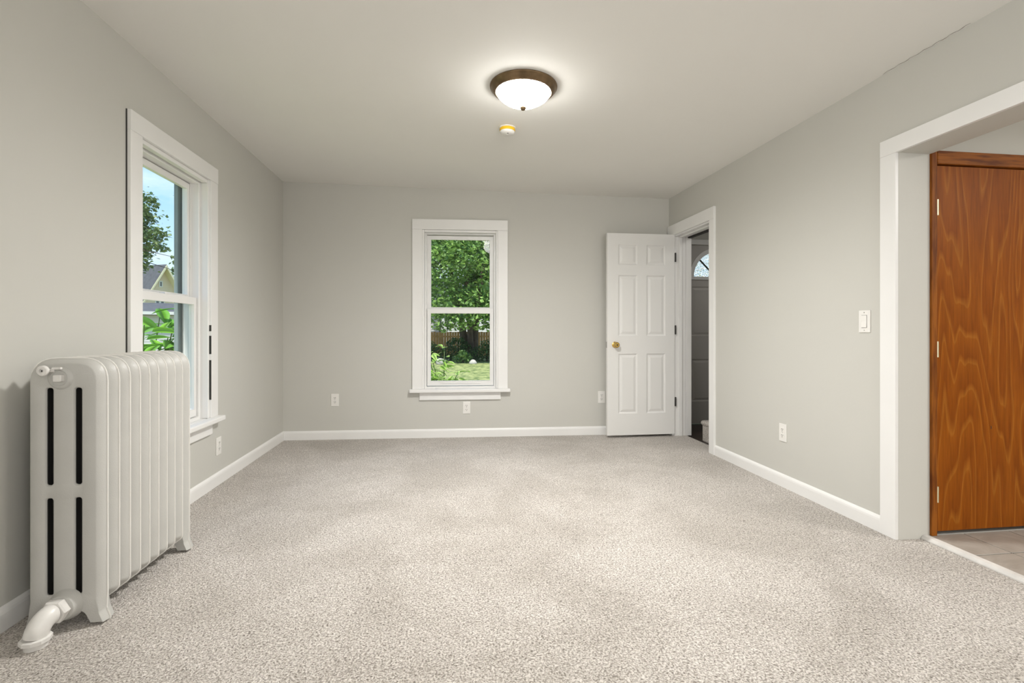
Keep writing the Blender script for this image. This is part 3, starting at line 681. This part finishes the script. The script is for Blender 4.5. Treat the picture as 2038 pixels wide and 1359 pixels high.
def section_outline(legs):
    if legs:
        outline = [(-HW, 0.97, 0.085), (-HW, 0.10, 0.05), (-HW + 0.008, 0.050, 0.02), (-HW - 0.004, 0.004, 0.008), (-HW + 0.040, 0.004, 0.006), (-HW + 0.062, 0.050, 0.03),
                   (HW - 0.062, 0.050, 0.03), (HW - 0.040, 0.004, 0.006), (HW + 0.012, 0.004, 0.006), (HW - 0.004, 0.045, 0.03), (HW, 0.10, 0.05), (HW, 0.97, 0.085)]
    else:
        outline = [(-HW, 0.97, 0.085), (-HW, 0.085, 0.03), (-HW + 0.045, 0.052, 0.03), (HW - 0.045, 0.052, 0.03), (HW, 0.085, 0.03), (HW, 0.97, 0.085)]
    outline = [(x, min(z, 0.957), r) for x, z, r in outline]
    return outline
def section_mesh(legs):
    outline = section_outline(legs)
    bm = bmesh.new()
    def normals(pts):
        n = len(pts); out = []; area = sum(pts[i - 1][0] * pts[i][1] - pts[i][0] * pts[i - 1][1] for i in range(n)); sg = 1 if area > 0 else -1
        for i in range(n):
            t_ = Vector(pts[(i + 1) % n]) - Vector(pts[i - 1]); t_.normalize(); out.append(Vector((t_.y, -t_.x)) * sg)
        return out
    base = rounded(outline); nb = normals(base)
    def ring(off, y, pts, nn, leg=True):
        r_ = []
        for (x, z), n_ in zip(pts, nn):
            k = off * (0.30 if (leg and z < 0.055) else 1.0); r_.append(bm.verts.new((x + n_.x * k, y, z + n_.y * k)))
        return r_
    def skin(levels, pts, nn, leg):
        rs_ = [ring(o_, y_, pts, nn, leg) for y_, o_ in levels]
        for a, b in zip(rs_, rs_[1:]):
            for i in range(len(a)):
                j = (i + 1) % len(a); f_ = bm.faces.new((a[i], a[j], b[j], b[i]))
                if not leg and abs(a[i].co.y + b[i].co.y) / 2 < T - .010: f_.material_index = 1  # inner slot faces take the painted cavity shade
        return rs_[0], rs_[-1]
    def edges(r_): return [bm.edges.get((r_[i], r_[(i + 1) % len(r_)])) for i in range(len(r_))]
    T = 0.0320
    lv = [(-T, -.0215), (-T + .003, -.0165), (-.016, -.0085), (-.0016, -.0007), (.0016, -.0007), (.016, -.0085), (T - .003, -.0165), (T, -.0215)]
    f0, f1 = skin(lv, base, nb, True); cap0, cap1 = edges(f0), edges(f1)
    for a, b in SLOTS:
        for c, d in SZ:
            sp = rounded([(a, c, 0.010), (b, c, 0.010), (b, d, 0.010), (a, d, 0.010)]); sn = normals(sp)
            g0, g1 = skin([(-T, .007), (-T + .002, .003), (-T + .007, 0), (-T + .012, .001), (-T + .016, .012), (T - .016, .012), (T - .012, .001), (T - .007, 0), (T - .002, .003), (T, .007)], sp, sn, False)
            cap0 += edges(g0); cap1 += edges(g1)
    bmesh.ops.triangle_fill(bm, edges=cap0, use_beauty=True); bmesh.ops.triangle_fill(bm, edges=cap1, use_beauty=True)
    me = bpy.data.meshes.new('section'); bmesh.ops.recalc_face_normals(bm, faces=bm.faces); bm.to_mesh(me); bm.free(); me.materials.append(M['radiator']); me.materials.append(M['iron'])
    for p in me.polygons: p.use_smooth = True
    me.set_sharp_from_angle(angle=math.radians(32))
    return me
rad = thing('cast_iron_radiator', 'tall grey-white painted cast iron radiator standing before the left window', 'radiator', (RXc, RY0, 0))
m_leg, m_mid = section_mesh(True), section_mesh(False)
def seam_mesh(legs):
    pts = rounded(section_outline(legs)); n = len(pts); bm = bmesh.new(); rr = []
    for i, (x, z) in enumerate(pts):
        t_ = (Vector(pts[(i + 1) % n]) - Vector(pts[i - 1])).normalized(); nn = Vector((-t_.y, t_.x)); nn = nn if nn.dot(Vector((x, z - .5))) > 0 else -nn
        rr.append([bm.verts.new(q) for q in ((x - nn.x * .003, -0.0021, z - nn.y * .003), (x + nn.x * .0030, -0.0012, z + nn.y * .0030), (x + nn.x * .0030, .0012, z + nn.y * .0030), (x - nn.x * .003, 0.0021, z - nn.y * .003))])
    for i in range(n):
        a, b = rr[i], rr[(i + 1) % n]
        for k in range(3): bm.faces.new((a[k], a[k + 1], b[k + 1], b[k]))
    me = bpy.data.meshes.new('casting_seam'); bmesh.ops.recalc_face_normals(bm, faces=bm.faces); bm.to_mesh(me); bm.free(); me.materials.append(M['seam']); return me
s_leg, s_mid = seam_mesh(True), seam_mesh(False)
for k in range(10):
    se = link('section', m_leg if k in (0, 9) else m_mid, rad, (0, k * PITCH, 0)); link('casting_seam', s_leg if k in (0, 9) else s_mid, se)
for z in (0.083, 0.890):
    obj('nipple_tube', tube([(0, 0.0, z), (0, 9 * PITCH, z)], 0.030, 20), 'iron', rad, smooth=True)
# boss with plug at the top, vent valve
F = -0.032
b_ = lathe([(0, 0.0), (0.042, 0.0), (0.038, 0.007), (0.032, 0.010), (0.028, 0.011), (0.026, 0.008), (0, 0.008)], 40, 'Y', org=(-0.008, F + 0.002, 0.888))
boss = obj('end_boss', b_, 'radiator', rad, smooth=True)
obj('square_plug', bx(-0.018, 0.008, F - 0.024, F, 0.876, 0.900, bev=0.003), 'radiator_light', boss)
vent = obj('air_vent', tube([(-0.020, F - 0.008, 0.915), (-0.040, F - 0.010, 0.915), (-0.044, F - 0.018, 0.915)], [0.006, 0.006, 0.006], 14), 'radiator_light', rad, smooth=True)
obj('vent_wheel', lathe([(0, 0.0), (0.008, 0.001), (0.0085, 0.012), (0.016, 0.015), (0.0185, 0.018), (0.0185, 0.026), (0.016, 0.029), (0.007, 0.030), (0.007, 0.026), (0, 0.026)], 28, 'Y', org=(-0.046, F - 0.004, 0.916)), 'radiator_light', vent, smooth=True)
obj('vent_screw', bx(-0.0475, -0.0445, F - 0.033, F - 0.028, 0.913, 0.919), 'slot', vent)
obj('vent_lever', bx(-0.026, 0.004, F - 0.018, F - 0.008, 0.919, 0.927, bev=0.002), 'radiator_light', vent)
# supply pipe
PXr = 0.010
pipe = obj('inlet_hub', lathe([(0, 0), (0.056, 0.0), (0.052, 0.014), (0.046, 0.026), (0.043, 0.034), (0.036, 0.036), (0, 0.036)], 36, 'Y', org=(PXr, F + 0.004, 0.082)), 'radiator', rad, smooth=True)
obj('union_nut', lathe([(0.0, 0.0), (0.040, 0.0), (0.042, 0.003), (0.042, 0.024), (0.038, 0.028), (0, 0.028)], 6, 'Y', org=(PXr - 0.004, F - 0.032, 0.082)), 'radiator_light', pipe, smooth=False)
elb = [(PXr - 0.004, F - 0.055, 0.082)]
for i in range(9):
    a = PI / 2 * i / 8; elb.append((PXr - 0.006 - 0.012 * i / 8, F - 0.062 - 0.046 * math.sin(a), 0.036 + 0.046 * math.cos(a)))
obj('elbow', tube(elb, [0.030] + [0.0335] * 9, 24), 'radiator_light', pipe, smooth=True)
ex, ey = elb[-1][0], elb[-1][1]
obj('elbow_collar', lathe([(0, 0.034), (0.037, 0.034), (0.043, 0.031), (0.043, 0.020), (0.037, 0.018), (0, 0.018)], 10, org=(ex, ey, 0)), 'radiator_light', pipe, smooth=False)
obj('riser_pipe', lathe([(0, 0.020), (0.031, 0.020), (0.0315, 0.0), (0, 0.0)], 28, org=(ex, ey, 0)), 'radiator_light', pipe, smooth=True)

# ------------------------------------------------------------------ outside
GZ = -0.35
o = obj('ground', bx(-60, 60, -20, 90, GZ - 0.3, GZ), 'grass'); tag(o, 'green lawn outside the windows', 'lawn', kind='structure')
o = obj('foundation', bx(LX - .15, 5.7, YR - .15, 5.0, GZ, -0.08), 'ext_siding'); tag(o, 'house foundation under the floor', 'foundation', kind='structure')
o = obj('roof', bx(LX - 0.3, 6.0, YR - 0.3, 5.75, 2.75, 2.95), 'roof'); tag(o, 'roof of the house above the ceiling', 'roof', kind='structure')

rng = np.random.default_rng(11)
def leaves_mesh(name, cen, size, m, up=0.3, elong=1.7):
    """cen Nx3 -> folded four-point leaves at random tilt"""
    n = len(cen); a = rng.normal(size=(n, 3)); a[:, 2] *= 0.6; a /= np.linalg.norm(a, axis=1)[:, None]
    nrm = rng.normal(size=(n, 3)); nrm[:, 2] += up * 3; b = np.cross(nrm, a); b /= np.linalg.norm(b, axis=1)[:, None]; c = np.cross(a, b)
    s = size * rng.uniform(0.6, 1.25, (n, 1))
    v = np.stack([cen - a * s * .5, cen + b * s * .5 / elong + c * s * .08, cen + a * s * .5 - c * s * .05, cen - b * s * .5 / elong + c * s * .08], 1).reshape(-1, 3)
    me = bpy.data.meshes.new(name); me.vertices.add(4 * n); me.vertices.foreach_set('co', v.ravel())
    me.loops.add(6 * n); me.polygons.add(2 * n)
    idx = (np.arange(n)[:, None] * 4 + np.array([[0, 1, 2, 0, 2, 3]])).ravel()
    me.loops.foreach_set('vertex_index', idx.astype(np.int32)); me.polygons.foreach_set('loop_start', np.arange(0, 6 * n, 3, dtype=np.int32))
    me.update(calc_edges=True); me.validate(); me.materials.append(M[m]); return me
def blob_points(blobs, per, thick=0.45):
    out = []
    for (x, y, z, r) in blobs:
        n = int(per * r * r); d = rng.normal(size=(n, 3)); d /= np.linalg.norm(d, axis=1)[:, None]
        rr = r * (1 - thick * rng.random((n, 1)) ** 1.6); out.append(np.array([[x, y, z]]) + d * rr * np.array([[1, 1, 0.85]]))
    return np.concatenate(out)
def tree(name, label, cat, base, trunks, blobs, per, size, m, group=None, up=0.3):
    t = thing(name, label, cat, base, group=group)
    for pts, rd in trunks: obj('trunk' if rd[0] > 0.08 else 'branch', tube(pts, rd, 10), 'bark', t, smooth=True)
    o = link('foliage', leaves_mesh('foliage', blob_points(blobs, per), size, m, up), t); o['kind'] = 'stuff'
    return t

# big tree behind the back window
tb = []
for i in range(34):
    a = random.uniform(0, 2 * PI); q = random.random(); z = 2.3 + 7.4 * q; rmax = 3.4 * math.sin(PI * min(1, 0.30 + 0.62 * q)) ** 0.8
    r_ = rmax * random.uniform(0.35, 1.0); tb.append((r_ * math.cos(a), r_ * math.sin(a) * 0.9, z, random.uniform(0.9, 1.5)))
tb += [(-1.2, -2.6, 1.75, .55), (-.5, -2.8, 1.85, .6), (.3, -2.8, 1.9, .6), (.9, -2.7, 1.7, .5), (-1.8, -2.4, 2.6, 1.0), (-.6, -2.8, 2.5, 0.9), (.5, -2.6, 2.7, 1.0), (1.4, -2.3, 2.4, 1.0), (-1.0, -2.6, 4.2, 1.2), (0.6, -2.7, 4.6, 1.2), (-1.9, -2.2, 5.4, 1.2), (1.6, -2.2, 5.6, 1.2), (-.2, -2.6, 6.2, 1.2)]
trunks = [([(0, 0, 0), (-.25, 0, 1.2), (-.5, .1, 2.6), (-1.0, .1, 5)], [.22, .17, .13, .06]), ([(.25, 0, 0), (.3, 0, 1.3), (.5, -.1, 3), (.9, 0, 6)], [.20, .16, .12, .06]), ([(.1, -.2, 0), (.05, -.3, 1.5), (-.1, -.4, 3.2), (-.2, -.3, 7)], [.16, .13, .11, .05])]
tree('leafy_tree', 'large bright green leafy tree filling the back window view', 'tree', (1.05, 23.4, GZ), trunks, tb, 560, 0.20, 'leaf_tree')
# dark shrubs at its foot
for i, (x, y, r_, lab) in enumerate(((-0.75, 21.9, 0.72, 'dark green shrub left of the tree trunks'), (0.50, 22.9, 0.85, 'dark green shrub under the tree trunks'), (1.80, 22.0, 0.75, 'dark green shrub right of the tree trunks, before the deck'), (0.70, 21.2, 0.42, 'small blue-green bush in front of the tree shrubs'))):
    n_ = [(0, 0, r_ * .55, r_ * .75), (-r_ * .5, 0, r_ * .4, r_ * .5), (r_ * .5, .1, r_ * .45, r_ * .55), (0, -.2, r_ * .9, r_ * .5)]
    tree('shrub', lab, 'shrub', (x, y, GZ), [([(0, 0, 0), (.05, 0, r_ * .8)], [.04, .02])], n_, 1500, 0.11, 'leaf_dark' if i < 3 else 'leaf_tree', group='shrubs around the tree')
# rocks
def rock(label, loc, s, seed):
    bm = bmesh.new(); bmesh.ops.create_icosphere(bm, subdivisions=3, radius=1); rr = random.Random(seed); ph = [rr.uniform(0, 6) for _ in range(6)]
    for v in bm.verts:
        k = 1 + .12 * math.sin(2.3 * v.co.x + ph[0]) + .1 * math.sin(3.1 * v.co.y + ph[1]) + .08 * math.sin(4 * v.co.z + ph[2])
        v.co = Vector((v.co.x * s[0], v.co.y * s[1], max(v.co.z, -.3) * s[2])) * k
    tag(obj('garden_rock', bm, 'rock', None, loc, smooth=True), label, 'rock')
rock('pale rounded rock on the lawn right of the tree', (1.10, 20.6, GZ + .04), (.16, .13, .12), 3)
rock('greyish rounded rock on the lawn behind the lime shrub', (-0.20, 20.4, GZ + .06), (.22, .2, .20), 5)
# neighbour's clapboard garage, fence, deck
def clap(w, h, step=0.11, y=0.0):
    bm = bmesh.new(); n = int(h / step)
    for i in range(n): prism_x([(y, i * step), (y - 0.022, i * step), (y - 0.004, (i + 1) * step), (y, (i + 1) * step)], 0, w, bm)
    return bm
ga = thing('garage', 'grey clapboard garage behind the fence, left of the tree', 'building', (-6.35, 28.6, GZ))
obj('wall', bx(0, 6.0, 0, 4, 0, 2.9), 'grey_siding', ga)
c_ = obj('clapboards', clap(6.0, 2.86), 'grey_siding', ga); c_['kind'] = 'stuff'
obj('corner_board', bx(5.94, 6.08, -0.035, 0.10, 0, 2.9), 'deck', ga)
bm = bmesh.new(); prism_x([(-.4, 2.8), (-.4, 2.9), (2, 4.0), (4.4, 2.9), (4.4, 2.8), (2, 3.88)], -0.3, 6.3, bm); obj('roof', bm, 'roof', ga)
fe = thing('cedar_fence', 'orange-brown wooden fence between the lawn and the garage', 'fence', (-6.0, 26.8, GZ))
bm = bmesh.new()
for i in range(66): box(bm, i * .14, i * .14 + .13, 0, .02, 0, 1.27 + .015 * ((i * 7) % 3))
o = obj('board', bm, 'fence', fe); o['kind'] = 'stuff'
for i in range(5): obj('post', bx(i * 2.3 - .05, i * 2.3 + .05, .02, .12, 0, 1.33), 'fence', fe)
for z in (.3, 1.0): obj('rail', bx(0, 9.2, .02, .06, z, z + .09), 'fence', fe)
dk = thing('deck', 'dark raised deck with white rail and posts, right of the tree', 'deck', (2.35, 27.4, GZ))
obj('platform', bx(0, 5, 0, 2.5, .42, .58), 'deck', dk); obj('beam', bx(0, 5, -.03, 0, .50, .62), 'white_ext', dk); obj('top_rail', bx(0, 5, -.05, .03, 1.17, 1.25), 'white_ext', dk)
for i in range(11): obj('baluster', bx(i * .48, i * .48 + .07, -.02, .03, .6, 1.18), 'white_ext' if i % 3 == 0 else 'deck', dk)
for i in range(4): obj('post', bx(i * 1.6, i * 1.6 + .12, .05, .17, 0, .42), 'deck', dk)
wh = thing('white_house', 'white clapboard house behind the deck, right of the tree', 'building', (-3.3, 34.0, GZ))
obj('wall', bx(0, 12.6, 0, 6, 0, 3.2), 'white_siding', wh); c_ = obj('clapboards', clap(12.6, 3.18, 0.14), 'white_siding', wh); c_['kind'] = 'stuff'
bm = bmesh.new(); prism_x([(-.4, 3.1), (-.4, 3.2), (3, 5.2), (6.4, 3.2), (6.4, 3.1), (3, 5.05)], -0.3, 12.9, bm); obj('roof', bm, 'roof', wh)

# broad-leaved shrubs close to the windows: each leaf its own part
def leaf_mesh(m, L=1.0, W=0.42):
    bm = bmesh.new(); n = 7; left = []; mid = []; right = []
    for i in range(n + 1):
        t_ = i / n; w_ = W * .5 * (math.sin(PI * t_ ** 0.8) ** 0.85 if 0 < t_ < 1 else 0); z = -0.22 * t_ * t_ * L
        mid.append(bm.verts.new((0, t_ * L, z)))
        left.append(bm.verts.new((-w_, t_ * L, z + .22 * w_)) if w_ > 1e-4 else mid[-1]); right.append(bm.verts.new((w_, t_ * L, z + .22 * w_)) if w_ > 1e-4 else mid[-1])
    for i in range(n):
        for s in (left, right):
            vs = []
            for v in (mid[i], mid[i + 1], s[i + 1], s[i]):
                if v not in vs: vs.append(v)
            bm.faces.new(vs)
    me = bpy.data.meshes.new('leaf'); bm.to_mesh(me); bm.free(); me.materials.append(M[m])
    for p in me.polygons: p.use_smooth = True
    return me
def broad_shrub(name, label, base, stems, n, length, m, spread, seed):
    rr = random.Random(seed); t = thing(name, label, 'shrub', base); me = leaf_mesh(m)
    tips = []
    for s in stems:
        p1 = Vector(s); p0 = Vector((s[0] * .15, s[1] * .15, 0)); mid_ = (p0 + p1) * .5 + Vector((0, 0, .12))
        pts = [p0, (p0 + mid_) * .5, mid_, (mid_ + p1) * .5 + Vector((0, 0, .04)), p1]
        obj('stem', tube(pts, [.010, .009, .008, .006, .004], 6), 'stem', t); tips.append(pts)
    for i in range(n):
        pts = tips[i % len(tips)]; k = rr.uniform(1.9, 4.0); a = int(min(k, 3.999)); p = pts[a].lerp(pts[a + 1], k - a) + Vector((rr.gauss(0, spread), rr.gauss(0, spread), rr.gauss(0, spread)))
        o = link('leaf', me, t, p); o.rotation_euler = (rr.uniform(-.5, .45), rr.uniform(-.5, .5), rr.uniform(0, 2 * PI)); s_ = length * rr.uniform(.7, 1.2); o.scale = (s_, s_, s_)
    return t
rs = random.Random(4)
stems = [(rs.uniform(-.38, .34), rs.uniform(-.40, .46), 1.58 + rs.uniform(-.42, .05)) for _ in range(17)]
broad_shrub('broadleaf_shrub', 'bright green shrub with big pointed leaves outside the left window', (-2.46, 4.30, GZ), stems, 295, 0.21, 'leaf_shrub', .07, 5)
stems = [(rs.uniform(-.42, .20), rs.uniform(-.35, .35), .98 + rs.uniform(-.55, .22)) for _ in range(16)]
broad_shrub('lime_shrub', 'pale lime broad-leaved shrub low outside the back window', (-0.04, 7.5, GZ), stems, 290, 0.17, 'leaf_lime', .05, 6)

# tree whose leafy branches hang into the left window view
def vp(u, v, fw):   # metres from where the eye sees it at that distance (used only to lay out real branches)
    r = (u - 1019) / 985.0 * fw; return Vector((r * math.cos(YAW) + fw * math.sin(YAW), -r * math.sin(YAW) + fw * math.cos(YAW), 1.06 + (656 - v) / 985.0 * fw))
tb_ = Vector((-9.0, 11.2, GZ))
cl = [(286, 392, .20), (300, 400, .14), (284, 420, .28), (305, 408, .13), (296, 432, .16), (280, 450, .25), (298, 462, .22), (316, 462, .16), (290, 476, .24), (310, 476, .15), (324, 470, .12), (305, 492, .18), (322, 494, .12), (286, 500, .16), (278, 470, .3), (270, 430, .4), (262, 480, .45), (250, 450, .5), (282, 512, .15), (296, 508, .10), (240, 400, .5), (225, 470, .6), (230, 430, .6), (200, 440, .8), (190, 380, .8), (205, 500, .7), (284, 530, .22), (268, 520, .3), (348, 512, .06), (351, 524, .07), (347, 538, .06)]
br = thing('overhanging_tree', 'olive-green tree branches against the sky in the left window', 'tree', tb_)
hub = Vector((-.0, 0, 3.4))
obj('trunk', tube([(0, 0, 0), (.1, .05, 2), hub, (.1, .1, 5.2)], [.17, .14, .12, .05], 12), 'bark', br, smooth=True)
P_ = []
for i, (u, v, r_) in enumerate(cl):
    c = vp(u, v, 10.0 + ((i * 37) % 7) * .12) - tb_; n = int(14 + 1500 * r_ * r_)
    d = rng.normal(size=(min(n, 420), 3)) * r_ * .45; d[:, 2] *= .55; P_.append(np.array(c)[None] + d)
    if i % 2 == 0: m_ = (hub + c) * .5 + Vector((0, 0, .15)); obj('branch', tube([hub, m_, c], [.03, .016, .004], 6), 'bark', br)
o = link('foliage', leaves_mesh('foliage', np.concatenate(P_), 0.095, 'leaf_branch', 0.6, 1.5), br); o['kind'] = 'stuff'

# gabled house beyond the left window
def house():
    d = 45.0; c = vp(322, 656, d); yaw = math.atan2(c.x, c.y)
    h = thing('gabled_house', 'cream sided house with dark roof seen in the left window', 'building', (c.x, c.y, GZ), -yaw + 0.62)
    az, ez, hw = 7.15, 2.7, 2.7        # apex, eave, half width (above ground)
    bm = bmesh.new()
    pr_ = [(-hw, 0), (hw, 0), (hw, ez), (0, az - .1), (-hw, ez)]
    a = [bm.verts.new((x, 0, z)) for x, z in pr_]; b = [bm.verts.new((x, 9, z)) for x, z in pr_]
    for i in range(5): bm.faces.new((a[i], a[(i + 1) % 5], b[(i + 1) % 5], b[i]))
    bm.faces.new(a); bm.faces.new(b); obj('wall', bm, 'cream', h)
    bm = bmesh.new(); n = 40; st_ = (az - .1) / n   # clapboards of the gable
    for i in range(n):
        z = i * st_; w_ = hw if z < ez else hw * (1 - (z - ez) / (az - .1 - ez)); prism_x([(0, z), (-.03, z), (-.006, z + st_), (0, z + st_)], -w_ + .02, w_ - .02, bm)
    c_ = obj('clapboards', bm, 'cream', h); c_['kind'] = 'stuff'
    sl = (az - ez) / hw
    for s in (-1, 1):
        bm = bmesh.new(); xe = s * (hw + .35); ze = ez - .35 * sl
        q = [(0, az - .02), (xe, ze - .02), (xe, ze + .10), (0, az + .18)]
        a = [bm.verts.new((x, -.62, z)) for x, z in q]; b = [bm.verts.new((x, 9.3, z)) for x, z in q]
        for i in range(4): bm.faces.new((a[i], a[(i + 1) % 4], b[(i + 1) % 4], b[i]))
        bm.faces.new(a); bm.faces.new(b); obj('roof_slope', bm, 'roof', h)
        bm = bmesh.new(); q = [(0, az - .10), (xe * .985, ze - .10), (xe * .985, ze - .03), (0, az - .03)]
        a = [bm.verts.new((x, -.60, z)) for x, z in q]; b = [bm.verts.new((x, 9.2, z)) for x, z in q]
        for i in range(4): bm.faces.new((a[i], a[(i + 1) % 4], b[(i + 1) % 4], b[i]))
        bm.faces.new(a); bm.faces.new(b); obj('soffit', bm, 'cream_trim', h)
        bm = bmesh.new(); q = [(0, az - .16), (xe, ze - .14), (xe, ze + .08), (0, az + .14)]
        a = [bm.verts.new((x, -.66, z)) for x, z in q]; b = [bm.verts.new((x, -.62, z)) for x, z in q]
        for i in range(4): bm.faces.new((a[i], a[(i + 1) % 4], b[(i + 1) % 4], b[i]))
        bm.faces.new(a); bm.faces.new(b); obj('bargeboard', bm, 'cream_trim', h)
    for x, z0, z1, w_ in ((-.42, 3.55, 4.55, .26), (.02, 3.55, 4.55, .26), (-.12, 5.35, 5.75, .16)):
        f = obj('window', frame_bm(x - w_ / 2 - .08, x + w_ / 2 + .08, z0 - .08, z1 + .08, .08, .08, .08, .08, -.07, 0, 0), 'white_ext', h); obj('pane', bx(x - w_ / 2, x + w_ / 2, -.045, -.035, z0, z1), 'pane_dark', f)
    obj('roof_vent', lathe([(0, 0), (.12, 0), (.12, .35), (0, .35)], 12, org=(-1.0, 3.0, 5.2)), 'slot', h)
    # low annexe in front with grey roof and white eave
    d2 = 32.0; c2 = vp(300, 656, d2)
    an = thing('low_annexe', 'low pale outbuilding with grey roof in front of the gabled house', 'building', (c2.x, c2.y, GZ), -yaw)
    obj('wall', bx(-5, 4.2, 0, 4, 0, 2.35), 'white_siding', an); c_ = obj('clapboards', clap(9.2, 2.3, .16), 'white_siding', an); c_.location = (-5, 0, 0); c_['kind'] = 'stuff'
    bm = bmesh.new(); prism_x([(-.4, 2.45), (-.4, 2.57), (2.4, 3.25), (4.4, 2.57), (4.4, 2.45)], -5.3, 4.5, bm); obj('roof', bm, 'roof', an)
    obj('eave_board', bx(-5.3, 4.5, -.46, -.40, 2.38, 2.58), 'white_ext', an)
house()
for i, (u, fw, r_, top, lab) in enumerate(((352, 72, 3.8, 545, 'green tree to the right of the gabled house'), (378, 56, 3.6, 520, 'taller green tree at the right edge of the left window view'), (238, 84, 4.2, 545, 'rounded green tree left of the gabled house'))):
    c = vp(u, top, fw); H = c.z - GZ
    bl = [(0, 0, H - r_ * .6, r_ * .62), (-r_ * .5, 0, H - r_ * 1.1, r_ * .6), (r_ * .5, -.3, H - r_ * 1.05, r_ * .6), (0, -r_ * .4, H - r_ * 1.5, r_ * .7), (r_ * .2, .3, H - r_ * .9, r_ * .6)]
    tree('garden_tree', lab, 'tree', (c.x, c.y, GZ), [([(0, 0, 0), (0, 0, H - r_)], [.3, .18])], bl, 260, .34, 'leaf_far', group='trees behind the neighbouring house')
# tree before the entry door, glimpsed through the fan light
tree('porch_tree', 'leafy tree outside the entry door seen through the fan light', 'tree', (4.6, 10.0, GZ), [([(0, 0, 0), (0, 0, 3.0)], [.12, .08])], [(0, 0, 3.2, 1.1), (-.7, 0, 3.0, .7), (.7, .2, 3.4, .8)], 220, .14, 'leaf_tree')
